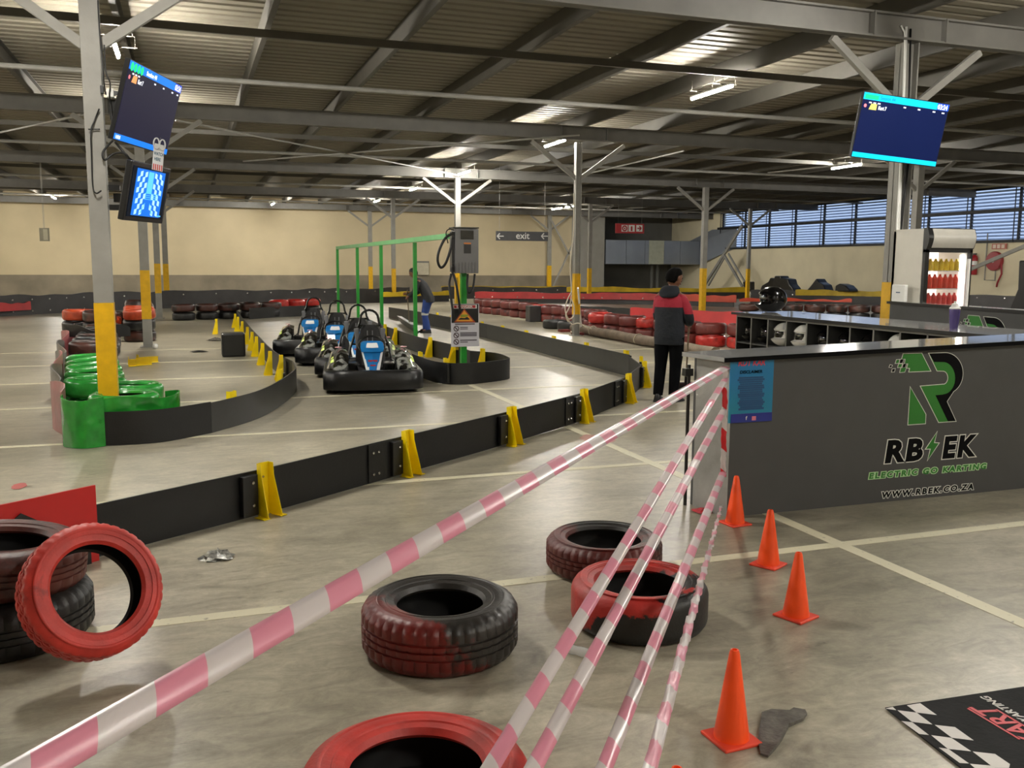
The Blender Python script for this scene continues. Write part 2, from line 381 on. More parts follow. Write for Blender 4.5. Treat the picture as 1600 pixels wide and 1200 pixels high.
for i,x in ((-1,-10.0),(0,-.8),(1,8.27),(2,17.9)):
    for j,y in ((-2,-6.9),(-1,0.0),(0,6.9),(1,13.7),(2,20.6),(3,28.2),(4,35.0),(5,42.4)):
        if i == 2 and j in (0,1,2,4): continue
        if i == 0 and j in (3,4,5): continue
        if j == -2 and i != 1: continue
        if j == -1 and i == -1: continue
        yy = 22.2 if (i==2 and j==3) else y
        if (i,j)==(0,-1): x_l, yy = 3.0, -2.2  # added tube off the row, out of view, lights cones and counter
        else: x_l = x
        lamp(x_l, yy, lit.get((i,j),'tube light outside the photo, '+ORD[j+2]+' along the '+['leftmost row','left column row, one tube added off it','row over the central columns','row over the right columns'][i+1]))
lamp(27.3, 21.0, 'added tube light brightening the right wall, out of the photo on the right')  # added tube, out of view, brightens the right wall
lamp(17.9, 44.2, 'lit tube light at the top of the column beside the exit sign')
lamp(-5.5, 46, 'added tube light washing the far left of the cream wall'); lamp(4, 46.5, 'added tube light washing the middle of the cream wall')  # two added tubes outside the lamp rows, wash the far wall with light
def atx(x, y, X):
    d = ray(x, y); t = X/d.x; return Vector((X, d.y*t, CH+d.z*t))
# ================================================================== TYRES
def tyre_mat(name, col, base='#191817', d=(0,0,0), thr=.5, soft=.03, rough=.5, sc=3.2):
    m = bpy.data.materials.new(name); m.use_nodes = True; nt = m.node_tree; N = nt.nodes; L = nt.links; b = N['Principled BSDF']; b.inputs['Roughness'].default_value = rough
    tc = N.new('ShaderNodeTexCoord'); no = N.new('ShaderNodeTexNoise'); no.inputs['Scale'].default_value = sc; no.inputs['Detail'].default_value = 9; no.inputs['Roughness'].default_value = .65; L.new(tc.outputs['Object'], no.inputs['Vector'])
    dt = N.new('ShaderNodeVectorMath'); dt.operation = 'DOT_PRODUCT'; dt.inputs[1].default_value = d; L.new(tc.outputs['Object'], dt.inputs[0])
    ad = N.new('ShaderNodeMath'); ad.operation = 'ADD'; L.new(no.outputs[0], ad.inputs[0]); L.new(dt.outputs['Value'], ad.inputs[1])
    r = N.new('ShaderNodeValToRGB'); r.color_ramp.elements[0].position = thr-soft; r.color_ramp.elements[1].position = thr+soft; r.color_ramp.elements[0].color = (*lin(base),1); r.color_ramp.elements[1].color = (*lin(col),1)
    L.new(ad.outputs[0], r.inputs[0])
    n2 = N.new('ShaderNodeTexNoise'); n2.inputs['Scale'].default_value = 9; n2.inputs['Detail'].default_value = 6; L.new(tc.outputs['Object'], n2.inputs['Vector'])
    r2 = N.new('ShaderNodeValToRGB'); r2.color_ramp.elements[0].position = .3; r2.color_ramp.elements[0].color = (.55,.55,.55,1); r2.color_ramp.elements[1].position = .65; r2.color_ramp.elements[1].color = (1,1,1,1); L.new(n2.outputs[0], r2.inputs[0])
    x = N.new('ShaderNodeMix'); x.data_type = 'RGBA'; x.blend_type = 'MULTIPLY'; x.inputs[0].default_value = .8; L.new(r.outputs[0], x.inputs[6]); L.new(r2.outputs[0], x.inputs[7]); L.new(x.outputs[2], b.inputs['Base Color'])
    bp = N.new('ShaderNodeBump'); bp.inputs['Strength'].default_value = .15; bp.inputs['Distance'].default_value = .01; n3 = N.new('ShaderNodeTexNoise'); n3.inputs['Scale'].default_value = 60; L.new(tc.outputs['Object'], n3.inputs['Vector']); L.new(n3.outputs[0], bp.inputs['Height']); L.new(bp.outputs[0], b.inputs['Normal'])
    return m
M_rub = mat('tyre_rubber_inside', '#0d0c0b', .6, 0, .2, 8)
def tyre_mesh(name, m, R=.32, w=.2, r=.2, n=40, tread=False, dent=0):
    z = lambda f: f*w
    prof = [(r,z(.14)),(r+.012,z(.05)),(r+.05,z(.0)),(R-.05,z(-.0)),(R-.018,z(.07)),(R-.004,z(.17))]
    outer = [(R,z(.2)),(R,z(.35)),(R-.009,z(.36)),(R-.009,z(.39)),(R+.001,z(.40)),(R+.001,z(.485)),(R-.009,z(.49)),(R-.009,z(.52)),(R+.001,z(.53)),(R+.001,z(.61)),(R-.009,z(.62)),(R-.009,z(.65)),(R,z(.66)),(R,z(.8))] if tread else [(R,z(.25)),(R,z(.75))]
    rest = [(R-.004,z(.83)),(R-.018,z(.93)),(R-.05,z(1)),((R+r)/2+.022,z(1.0)),((R+r)/2+.018,z(1.0)+.003),((R+r)/2+.012,z(1.0)+.003),((R+r)/2+.008,z(1.0)),((R+r)/2-.01,z(1.005)),(r+.05,z(.985)),(r+.047,z(.985)+.003),(r+.040,z(.98)+.003),(r+.037,z(.972)),(r+.03,z(.965)),(r+.012,z(.95)),(r,z(.86)),(r+.01,z(.8)),(R-.05,z(.84)),(R-.03,z(.5)),(R-.05,z(.16)),(r+.01,z(.2))]
    P = prof+outer+rest; k = len(P); ninner = 5
    mb = MB(); vs = []; fs = []; fm = []
    rnd = random.Random(int(R*1000)+n)
    for j in range(n):
        t = 2*PI*j/n
        for i,(rr,zz) in enumerate(P):
            if tread:
                sh = len(prof)-2 <= i <= len(prof)+1 or len(prof)+len(outer)-2 <= i <= len(prof)+len(outer)+1
                if sh and j%4==0: rr -= (.0075 if R>.3 else .004)
                if len(prof)+4 <= i <= len(prof)+9 and (j+2)%4==0: rr -= .005
            if dent: rr -= dent*max(0,math.cos(t-2.4))**8*(1 if zz>w*.4 else .3)
            vs.append((rr*math.cos(t), rr*math.sin(t), zz))
    for j in range(n):
        j2 = (j+1)%n
        for i in range(k):
            i2 = (i+1)%k; fs.append((j*k+i,j2*k+i,j2*k+i2,j*k+i2)); fm.append(1 if i >= k-ninner else 0)
    mb.v = vs; mb.f = fs; mb.m = fm
    return mb.mesh(name, [m, M_rub], 38)
def put(name, me, loc, rot=(0,0,0), label='', cat='tyre', group=None):
    o = bpy.data.objects.new(name, me); C.objects.link(o); o.location = loc; o.rotation_euler = rot
    return tag(o, label, cat, group)
RED='#b3231c'; DRED='#6e1f18'
TW = lambda nm, *a, **k: tyre_mat(nm, *a, **k)
# foreground tyres
put('car_tyre', tyre_mesh('tyre_wide', TW('rubber_red_left', '#6c1a14', base='#2a2622', d=(-1.3,-.2,-.7), thr=.54, soft=.03, rough=.42), .335, .235, .185, 160, True), (.97,3.68,0), (0,0,.2), 'big black tyre with dull red paint on its left, behind the bottom red tyre')
put('car_tyre', tyre_mesh('tyre_brown', TW('rubber_red_low', '#5c1f18', base='#201d1a', d=(-.5,0,-.6), thr=.40, soft=.06), .315, .19, .2, 160, True), (2.09,4.42,0), (0,0,1.0), 'dark tyre with worn red tread lying flat, farthest of the four loose floor tyres')
put('car_tyre', tyre_mesh('tyre_redblack', TW('rubber_red_top', '#b42a22', base='#1c1b19', d=(-.55,.9,2.6), thr=.86, soft=.02), .315, .215, .2, 160, False), (1.92,3.67,0), (0,0,.4), 'tyre with red painted top and black tread, lying under the pink and white tapes')
c4 = at(650,1196,.2)
put('car_tyre', tyre_mesh('tyre_red', TW('rubber_red_full', '#cc3a32', d=(0,0,0), thr=.33, soft=.05), .335, .22, .195, 160, False), (c4.x,c4.y,0), (0,0,2.2), 'bright red painted tyre cut by the bottom edge of the photo')
# left pile
TB = at(-8,905,0)
_p = at(14,1042); pl = _p+Vector((_p.x,_p.y,0)).normalized()*.36
put('car_tyre', tyre_mesh('tyre_under', TW('rubber_black_worn', '#2b2622', thr=.6), .36, .23, .2, 160, True), (pl.x,pl.y,0), (0,0,0), 'black tyre at the bottom of the left foreground pile')
put('car_tyre', tyre_mesh('tyre_top_brown', TW('rubber_brown', '#5e2a21', base='#2a201c', thr=.42, soft=.08), .35, .21, .2, 120, True, .05), (pl.x-.02,pl.y+.03,.24), (.04,.09,.6), 'brown red tyre with a split rim on top of the left foreground pile')
_v = ray(143,925).normalized(); nrm = (-_v*.82+_r*.46+Vector((0,0,1))*.30).normalized()
q = nrm.to_track_quat('Z','Y'); cc = dep(143,924,3.72)
lt = put('car_tyre', tyre_mesh('tyre_lean', TW('rubber_red_lean', '#cf3a30', thr=.34, soft=.06), .272, .165, .178, 160, True), cc-nrm*.08, (0,0,0), 'red tyre leaning upright against the left foreground pile')
lt.rotation_euler = q.to_euler()
# red and maroon and other painted mass tyres
mm = {k: tyre_mesh('tyre_'+k, TW('paint_'+k, c, base=b_, thr=t_, soft=.06, rough=.24 if k in ('green','red') else .4), .32, w_, .19, 28) for k,c,b_,t_,w_ in (
    ('green','#2f9a3a','#1c6a28',.36,.2),('maroon','#6b2a24','#2c1a18',.42,.23),('red','#b8332d','#6b1f1b',.38,.23),('brown','#4e2b22','#241a17',.5,.22),('black','#262524','#101010',.5,.22),('orange','#b8431f','#7a3522',.4,.22))}
def stack(x, y, kinds, label, group, k=0, jit=.01, tilt=.05, z=0):
    for i,kd in enumerate(kinds):
        w = {'green':.2,'maroon':.23,'red':.23}.get(kd,.22); tl = tilt if i else 0
        lb = label.replace('{c}',kd).replace('{o}',ORD[k]).replace('{l}',['lower','upper','topmost'][i] if len(kinds)<3 or i!=1 else 'middle')
        put('car_tyre', mm[kd], (x+random.uniform(-jit,jit),y+random.uniform(-jit,jit),z+(.012 if i else 0)), (random.uniform(-tl,tl),random.uniform(-tl,tl),random.uniform(0,6)), lb, 'tyre', group)
        z += w+.006
def path(pts, step):
    pts = [Vector((p[0],p[1],0)) for p in pts]; out = []; carry = 0
    for a,b in zip(pts,pts[1:]):
        L_ = (b-a).length; t = carry
        while t < L_: out.append(a.lerp(b,t/L_)); t += step
        carry = t-L_
    return out
stack(-.62,9.42,['green','green'],'{l} green tyre round the foot of the left yellow column','green tyres',0,0,0)
def row(pts, step, kinds, label, group):
    for k,p in enumerate(path(pts,step)): stack(p.x,p.y,kinds(k) if callable(kinds) else kinds,label,group,k)
stack(-.60,10.13,['green','green'],'{l} green tyre just behind the yellow column','green tyres',0,0,.03)
row([(-.98,10.75),(-1.32,14.0)],.68,['green','green'],'{l} tyre in the green wall, {o} stack back from the column','green tyres')
row([(-1.42,15.2),(-1.6,19.6)],.7,lambda k:['black','black' if k%2 else 'brown'],'{l} {c} tyre between green and orange tyres, {o} stack from the near end','dark tyres behind the green ones')
row([(-1.0,20.9),(-1.25,26.0)],.69,lambda k:['brown','black' if k<3 else 'brown','orange' if k<3 else 'brown'],'{l} {c} tyre in the second column pile, {o} stack from the front','pile by the second column')
row([(-1.72,20.25),(-2.55,21.3)],.7,lambda k:['brown','black','orange' if k else 'brown'],'{l} {c} tyre at the front of the second column pile, {o} from right','pile by the second column')
row([(-1.75,21.6),(-1.85,25.0)],.69,lambda k:['black','orange' if k<2 else 'brown'],'{l} {c} tyre left in the second column pile, {o} stack from front','pile by the second column')
row([(-.15,28.3),(2.4,29.3)],.68,['black','brown'],'{l} {c} tyre in the far row behind the cube, {o} from left','short far tyre row')
row([(2.75,30.7),(4.2,31.7)],.68,['black','red'],'{l} {c} tyre behind the grey belt beyond the karts, {o} from left','tyres behind the grey belt')
row([(9.55,30.2),(10.0,26.4)],.69,['maroon','maroon'],'{l} maroon tyre right of the danger sign, {o} stack from the far end','maroon tyre wall')
row([(9.9,25.5),(10.1,21.7)],.68,lambda k:['maroon','maroon' if k else 'red'],'{l} {c} tyre behind the central column, {o} stack from the far end','maroon tyre wall')
row([(9.0,22.25),(9.2,21.2)],.69,['black'],'black tyre lying before the maroon wall, {o} from the far end','black tyres by the central column')
row([(9.55,20.6),(10.0,17.0)],.69,lambda k:['maroon','maroon' if k%3 else 'red'],'{l} {c} tyre right of the central column, {o} stack from the left','maroon tyre wall')
row([(10.15,16.5),(11.4,14.6)],.69,['red','maroon'],'{l} {c} tyre behind the helmet shelf, {o} stack from the left','tyres behind the helmet shelf')
row([at(1170,497),at(1385,501)],.66,lambda k:['black','brown' if k<7 else 'orange'],'{l} {c} tyre in the far right row, {o} stack from the left','far right tyre row')
# ================================================================== BARRIERS
def sm(pts, k=6):     # smooth plan polyline (Catmull-Rom)
    P = [Vector((p[0],p[1])) for p in pts]; out = []
    for i in range(len(P)-1):
        a = P[max(i-1,0)]; b = P[i]; c = P[i+1]; d = P[min(i+2,len(P)-1)]
        for j in range(k):
            t = j/k; out.append(.5*((2*b)+(c-a)*t+(2*a-5*b+4*c-d)*t*t+(3*b-a-3*c+d)*t**3))
    out.append(P[-1]); return out
def bolts(mb, p, n, zs, r=.011):       # bolt heads on a face at plan point p with outward normal n
    n = Vector((n[0],n[1],0)).normalized()
    for z in zs:
        M = Matrix.Translation(Vector((p[0],p[1],z)))@n.to_track_quat('Z','Y').to_matrix().to_4x4()
        mb.lathe([(r,0),(r,.006),(r*.6,.010),(0.001,.011)],8,M=M)
def belt(pts, label, m, h=.305, group=None, bol=(), z0=.004, smooth=True, t=.014, k=6, kids=None):
    mb = MB(); P = sm(pts,k) if smooth else [Vector((p[0],p[1])) for p in pts]; mb.sheet(P, z0, h, t)
    o = mb.build('barrier_belt', m, smooth=30); tag(o, label, 'barrier', group)
    for (p,n,zs) in bol:
        b = MB(); bolts(b, p, n, zs); b.build('bolt', M_bolt, o)
    return o
def bracket_parts(t, nb=True):
    # local frame: belt along x at y=0, bracket stands on the -y side
    H = .355
    mb = MB(); mb.box((0,-.012,H/2),(.085,.005,H)); mb.build('back_plate', M_yb, t)
    for s in (-1,1):
        f = MB(); M = Matrix.Translation((s*.043,0,0))@Matrix.Rotation(s*.10,4,'Z')@Matrix(((0,0,1,0),(1,0,0,0),(0,1,0,0),(0,0,0,1)))
        f.prism([(-.01,H),(-.058,H),(-.062,H-.08),(-.135,.004),(-.01,.004)],.004,M); f.build('side_plate', M_yb, t)
        g = MB(); g.box((s*.068,-.085,.005),(.05,.10,.005)); g.build('foot', M_yb, t)
    if nb:
        MB().box((-.118,-.022,.155),(.12,.036,.27)).build('rubber_block', M_blk, t, bevel=.006)
        b = MB()
        for z in (.09,.24): bolts(b,(-.10,-.04),(0,-1),[z])
        for z in (.14,.26): bolts(b,(.0,-.0145),(0,-1),[z],.008)
        b.build('bolts', M_bolt, t)
br0 = thing('barrier_bracket', 'x', 'bracket', (0,0,0), 0, 'yellow barrier brackets'); bracket_parts(br0); br0_used = False
def bracket(x, y, nx, ny, label, group):
    global br0_used
    rz = math.atan2(ny,nx)+PI/2
    if not br0_used: br0_used = True; o = br0; o.location = (x,y,0); o.rotation_euler = (0,0,rz)
    else: o = dup(br0,(x,y,0),rz)
    o['label'] = label; o['group'] = group; return o
FB = [(-.56,5.48),(.40,6.13),(1.55,7.0),(2.73,7.9),(3.86,8.82),(4.93,9.93),(5.78,11.15),(6.15,12.25)]
fl = ['from the red flap to the first yellow bracket','between the first and second yellow brackets','between the second and third yellow brackets','between the third and fourth yellow brackets','between the fourth and fifth yellow brackets','between the fifth and sixth yellow brackets','closing the far corner past the sixth yellow bracket']
for i in range(7):
    a,b = Vector(FB[i]),Vector(FB[i+1]); d = (b-a).normalized(); nn = Vector((d.y,-d.x)); o_ = nn*(.0035*(i%2))
    bl = []
    o = belt([a+o_,b+o_+d*.05], 'black belt of the near barrier, '+fl[i], M_belt, .305, 'near black barrier', [], smooth=False)
    if i in (1,3,4):
        j = b-d*(.42 if i!=3 else .35); MB().sheet([j+nn*.016,j+d*.28+nn*.016],.01,.30,.012).build('joint_plate', M_belt, o)
        k_ = MB()
        for u in (.05,.11): bolts(k_, j+d*u+nn*.022, nn, (.07,.235))
        k_.build('bolts', M_bolt, o)
ordn = ['first','second','third','fourth','fifth','sixth']
for i in range(1,7):
    a,b = Vector(FB[i]),Vector(FB[min(i+1,7)]); d = (Vector(FB[i])-Vector(FB[i-1])).normalized(); nn = Vector((d.y,-d.x))
    p = a+nn*.012
    bracket(p.x,p.y,nn.x,nn.y,'yellow bracket on the near black barrier, '+ordn[i-1]+' from the left','brackets of the near barrier')
# red flap at the left end
fp = [(-.53,5.44),(-.95,5.12),(-1.5,4.78)]
M_flap = tyre_mat('red_painted_belt', '#c8201c', base='#1d1c1b', d=(.3,.3,1.6), thr=.72, soft=.015, rough=.4, sc=2.0)
M_flap = mat('red_belt_paint','#bf1f1e',.4,0,.08,3)
o = MB(); P = sm(fp,6); n_=len(P); o.sheet(P,[.0]*n_,[.43]*n_,.014); fl_ = o.build('barrier_flap', M_flap, smooth=30); o = MB(); P2 = [p+Vector((.012,-.016)) for p in P[1:8]]; o.sheet(P2,[.0]*7,[.20,.12,.17,.30,.37,.30,.20],.006); o.build('black_patch', M_belt, fl_); tag(fl_,'red painted belt flap with a black patch behind the left foreground pile','barrier')
# grey run behind the man
GR = [(6.15,12.25),(6.2,14.7),(6.24,17.1),(6.26,19.5),(6.18,22.4),(6.05,25.2),(5.8,28)]
for i in range(6):
    belt([GR[i],GR[i+1]],'grey belt of the straight barrier running back from the corner, '+['nearest piece','second piece','third piece','fourth piece','fifth piece','farthest piece'][i],M_beltg,.33,'straight grey barrier',smooth=False)
for k,(x_,y_) in enumerate(((978,550),(916,534),(865,524),(822,516),(785,509),(753,502),(705,493),(683,489))):
    p = atx(x_,y_+3,6.3); bracket(6.27,p.y,1,0,'yellow bracket top over the straight grey barrier, '+ORD[k]+' from the near end','brackets of the straight grey barrier')
p = at(1012,604); bracket(6.05,11.75,.9,-.44,'yellow bracket standing just left of the man with the broom','brackets of the near barrier')
# left lane barrier
LL = [(-.77,8.93),(-.3,8.95),(.16,9.3),(.63,10.0),(.98,10.95),(1.27,12.1),(1.33,13.0),(1.24,14.0),(1.2,15.4),(1.2,17.2),(1.2,19.4),(1.22,22),(1.25,25),(1.3,28)]
belt(LL[:3],'dark belt joined to the green flap, left part of the curved barrier',M_belt,.31,'curved lane barrier')
belt(LL[2:7],'dark glossy belt bending round the curve left of the karts',M_beltg,.30,'curved lane barrier')
belt(LL[6:10],'dark belt along the kart lane, nearer straight half',M_belt,.30,'curved lane barrier'); belt(LL[9:],'dark belt along the kart lane, farther straight half',M_belt,.30,'curved lane barrier')
for k,(x_,y_) in enumerate(((440,588),(425,586),(412,570),(404,557),(393,548),(387,538),(380,527),(373,518),(367,512))):
    p = at(x_,y_); xx_ = 1.14 if p.y>13.8 else 1.2
    yy_ = p.y
    if (x_,y_)==(440,588): xx_,yy_ = 1.24,13.35
    bracket(xx_,yy_,-1,.0,'tall yellow bracket in the row left of the karts, '+ORD[k]+' from the near end','bracket row left of the karts')
for (x_,y_) in ((453,601),):
    bracket(1.06,11.55,-.95,.3,'yellow bracket inside the bend of the lane barrier, nearest the karts','bracket row left of the karts')
bracket(.40,9.68,-.7,.7,'low yellow bracket behind the front curve of the lane barrier','bracket row left of the karts')
bracket(.62,22.5,-1,0,'small yellow bracket at the far end of the kart lane','far brackets')
# island
ISn = [at(x_,y_,.3) for x_,y_ in ((590,533),(600,538),(620,543),(647,554),(677,564),(700,567),(717,567.5),(750,566),(772,562.5),(777,559),(768,557),(735,548),(705,538),(656,527),(625,517),(598,508))]
nose = [(p.x,p.y) for p in ISn]
nose[8:11] = [(4.30,12.45),(4.42,12.85),(4.42,13.4)]
belt([(nose[0][0]+.0,21.5),(nose[0][0],18.5)]+nose[1:6],'black belt on the kart side of the charger island',M_belt,.3,'charger island barrier')
belt(nose[5:12],'black belt round the rounded near end of the charger island',M_belt,.3,'charger island barrier')
belt(nose[11:]+[(nose[-1][0]+.15,nose[-1][1]+3)],'black belt on the right side of the charger island',M_belt,.3,'charger island barrier')
ISB = [((622,533),1,0),((651,550),-1,0),((677,561),1,0),((691,566),-1,0),((714,569),1,0),((760,566),1,0),((606,523),1,0)]
for k_i,(q_,sx,_) in enumerate(ISB):
    P3 = nose[11:] if sx>0 else nose[1:6]
    tgt = at(q_[0],q_[1],0)
    # nearest polyline point with the same viewing direction
    best = None
    seq = ([nose[9],nose[10]]+P3) if sx>0 else P3
    for a,b in zip(seq,seq[1:]):
        for u in range(21):
            x1 = a[0]+(b[0]-a[0])*u/20; y1 = a[1]+(b[1]-a[1])*u/20
            e = abs(x1/y1-tgt.x/tgt.y)
            if best is None or e<best[0]: best = (e,x1,y1)
    bracket(best[1]-sx*.02,best[2],-sx,0,'yellow bracket inside the charger island, '+['beside the fourth green post at left','under the fourth green post','tall one right of the fourth post','small one near the danger sign','left of the danger sign foot','at the rounded right end','at the far left end'][k_i],'brackets inside the charger island')
# green front flap, pink side belt
M_gflap = tyre_mat('green_painted_belt','#23882c',base='#15661d',thr=.3,rough=.2)
_b = [n for n in M_gflap.node_tree.nodes if n.type=='BUMP'][0]; _b.inputs['Strength'].default_value = .8; _b.inputs['Distance'].default_value = .06
for _n in M_gflap.node_tree.nodes:
    if _n.type=='TEX_NOISE' and abs(_n.inputs['Scale'].default_value-60)<1: _n.inputs['Scale'].default_value = 5; _n.inputs['Detail'].default_value = 1
gf = MB(); P = sm([(-1.13,9.25),(-1.1,8.98),(-.93,8.84),(-.76,8.91)],6); n_=len(P); gf.sheet(P,[.004]*n_,[.44+.012*math.sin(i*.45) for i in range(n_)],.012)
tag(gf.build('barrier_flap', M_gflap, smooth=40),'glossy green painted belt wrapped round the front of the green tyres','barrier','green flaps')
gf = MB(); P = sm([(-.79,8.97),(-.55,9.0),(-.3,9.04),(-.15,9.15),(-.13,9.35),(-.25,9.5)],6); n_=len(P); gf.sheet(P,[.004]*n_,[.42+.015*math.sin(i*.35) for i in range(n_)],.012)
tag(gf.build('barrier_flap', M_gflap, smooth=40),'green painted belt flap folded behind the dark belt','barrier','green flaps')
M_pink = mat('faded_pink_belt','#a35a5c',.4,0,.1,.9,.3,8,0,'#64605a',.52,.08)
gf = MB(); P = sm([(-1.14,9.2),(-1.3,10.2),(-1.42,11.2),(-1.5,12),(-1.62,13.1),(-1.68,14),(-1.85,15.2),(-1.9,16.4),(-2.05,17.6),(-2.0,19.0)],6); n_=len(P)
gf.sheet([p+Vector((.05*math.sin(i*.9),0)) for i,p in enumerate(P)],[.004]*n_,[.47+.05*math.sin(i*.6) for i in range(n_)],.012)
tag(gf.build('barrier_flap', M_pink, smooth=40),'faded pink and grey belt wavering along the left side of the green tyres','barrier')
gf = MB(); P = sm([(-2.0,17.6),(-1.5,17.3),(-1.0,17.5)],6); n_=len(P); gf.sheet(P,[.36]*n_,[.52+.06*math.sin(i*.8) for i in range(n_)],.02)
tag(gf.build('barrier_flap', M_blk, smooth=40),'black torn belt lying over the dark tyres','barrier')
# far barriers
M_dbelt = mat('far_black_belt','#343231',.45,0,.25,2,.1,20)
M_redb = mat('red_belt','#b93535',.38,0,.25,1.6,.3,3); M_yelb = mat('yellow_belt','#c9a91c',.45,0,.25,2.0,.2,3)
M_orb = mat('orange_belt','#c4472c',.42,0,.2,1.8,.2,3)
def far(pts, h, label, m, z0=0, group='far barrier belts', wob=.02, bstep=1.6, bz=(), t=.04):
    P = sm(pts,10); n = len(P); mb = MB(); mb.sheet(P,[z0]*n,[h+wob*math.sin(i*1.1)+wob*math.sin(i*.37) for i in range(n)],t)
    o = mb.build('barrier_belt', m, smooth=40); tag(o,label,'barrier',group)
    if bz:
        k = MB()
        for a,b in list(zip(P,P[1:]))[::3]:
            dd = (b-a); nn = Vector((dd.y,-dd.x)).normalized()
            bolts(k, (a.x+nn.x*t*.55,a.y+nn.y*t*.55), nn, bz, .028)
        k.build('bolts', M_bolt, o)
    return o
B0 = [at(-30,496),at(60,491),at(150,486),at(250,482)]; B1 = [at(250,482),at(400,478),at(500,475),at(560,474),at(640,471)]; B2 = [at(640,471),at(700,468),at(740,466)]
far(B0,.62,'long black bolted barrier before the far wall, left part',M_dbelt,bz=(.12,.48))
far(B1,.62,'long black bolted barrier before the far wall, part behind the karts',M_dbelt,bz=(.50,))
sh = lambda L_,dx,dy: [(p[0]+dx,p[1]+dy) for p in L_]
far(sh([at(-30,496),at(20,493),at(50,491)],.02,-.35),.40,'short red belt at the left edge before the black barrier',M_redb,.16,bz=())
far(sh([at(130,487),at(160,485.5)],0,.3),.55,'thin yellow strip on the left black barrier',M_yelb,.49,wob=0)
far([at(598,474.5),at(650,472.5),at(702,471)],.46,'yellow belt behind the green posts',M_yelb,.28)
far(sh([at(598,474.5),at(650,472.5),at(702,471)],.0,.1),.30,'black belt under the yellow one behind the green posts',M_dbelt)
R1p = [at(742,473),at(860,474),at(960,475),at(1060,477)]; R2p=[at(1060,477),at(1100,478.5),at(1150,480)]
far(R1p,.46,'red upper belt of the far barrier between danger sign and sweeping man',M_redb,.19,bz=(.26,))
far(sh(R1p,0,.15),.25,'dark lower belt of the far barrier between danger sign and sweeping man',M_dbelt,0)
far(R2p,.46,'orange red belt right of the sweeping man',M_orb,.19); far(sh(R2p,0,.15),.25,'dark belt under the orange red one right of the man',M_dbelt,0)
Y0 = [at(690,467),at(780,466.5),at(885,466.5)]; Y1=[at(885,466.5),at(1000,466.5),at(1168,467)]
far(Y0,.56,'dark bolted barrier at the foot of the cream wall, left of the central column',M_dbelt,bz=(.42,)); far(sh(Y0,0,.08),.60,'thin yellow cap on the dark bolted barrier left of the central column',M_yelb,.52,wob=.01)
far(Y1,.55,'yellow belt of the farthest barrier behind the sweeping man',M_yelb,.33,wob=.03); far(sh(Y1,0,.12),.36,'dark lower belt of the farthest barrier',M_dbelt)
Y2 = [at(1242,474),at(1310,475),at(1392,477)]
far(Y2,.60,'yellow belt before the right wall, left of the fridge',M_yelb,.36,wob=.02); far(sh(Y2,0,.1),.38,'dark belt under the yellow one before the right wall',M_dbelt)
far([at(1172,476),at(1242,477)],.62,'black belt before the right wall above the helmet shelf',M_dbelt,bz=(.45,)); far([at(1392,483),at(1500,485),at(1625,489)],.62,'black bolted belt before the right wall, behind the second counter',M_dbelt,bz=(.5,))
far([at(390,499),at(430,496),at(476,494)],.33,'grey belt closing the far end of the kart lane',M_beltg,wob=.0,t=.02)
far([at(985,503),at(1060,507),at(1160,512)],.42,'red belt lying behind the red brown tyres',M_redb,.0,wob=.01); far([at(900,490),at(960,492),at(1005,495)],.25,'grey belt lying behind the red brown tyres',M_beltg,.0,wob=.01)
far([at(1155,488),at(1260,487),at(1330,489)],.47,'orange red belt over the far right tyre row',M_orb,.38,wob=.03)
# ================================================================== FLOOR CLUTTER
M_cone = mat('cone_orange', '#ff5218', .38, 0, .04, 6); M_conb = mat('cone_base_orange', '#e2452a', .5, 0, .08, 6)
def cone(x, y, rz, label, h=.315):
    t = thing('traffic_cone', label, 'cone', (x,y,0), rz, 'orange traffic cones')
    b = MB(); b.box((0,0,.006),(.155,.155,.012)); b.build('base', M_conb, t, bevel=.004)
    c = MB(); c.lathe([(.062,.012),(.060,.03),(.018,h-.012),(.014,h),(.009,h+.001),(.008,h-.02),(.05,.012)],40); c.build('cone_body', M_cone, t, smooth=40)
for (x_,y_,rz,l) in ((1148,823,.1,'orange cone farthest from the camera, against the dark counter front'),(1200,889,.5,'orange cone second from the counter, standing on the white line'),
                   (1243,972,.35,'orange cone standing right of the others, third from the counter'),(1142,1171,.05,'largest orange cone, nearest whole cone beside the rubber scrap')):
    p = at(x_,y_); d = Vector((p.x,p.y,0)).normalized(); cone(p.x+d.x*.07,p.y+d.y*.07,rz,l, .33 if y_>1100 else .315)
p = at(1058,1197,.32); cone(p.x,p.y,.3,'orange cone of which only the tip shows at the bottom edge')
# rubber scrap
sp = [at(x_,y_) for x_,y_ in ((1190,1118),(1205,1115),(1233,1117),(1240,1111),(1258,1112),(1261,1118),(1255,1127),(1232,1138),(1222,1158),(1212,1172),(1200,1185),(1188,1180),(1184,1160),(1187,1140))]
mb = MB(); c0 = sum(sp,Vector())/len(sp)
mb.rings([[p+Vector((0,0,.002)) for p in sp],[p+Vector((0,0,.014+.006*math.sin(i))) for i,p in enumerate(sp)]])
tag(mb.build('rubber_scrap', mat('grey_rubber','#5c5852',.8,0,.35,25,.4,80)),'torn grey scrap of rubber mat on the floor beside the largest cone','scrap')
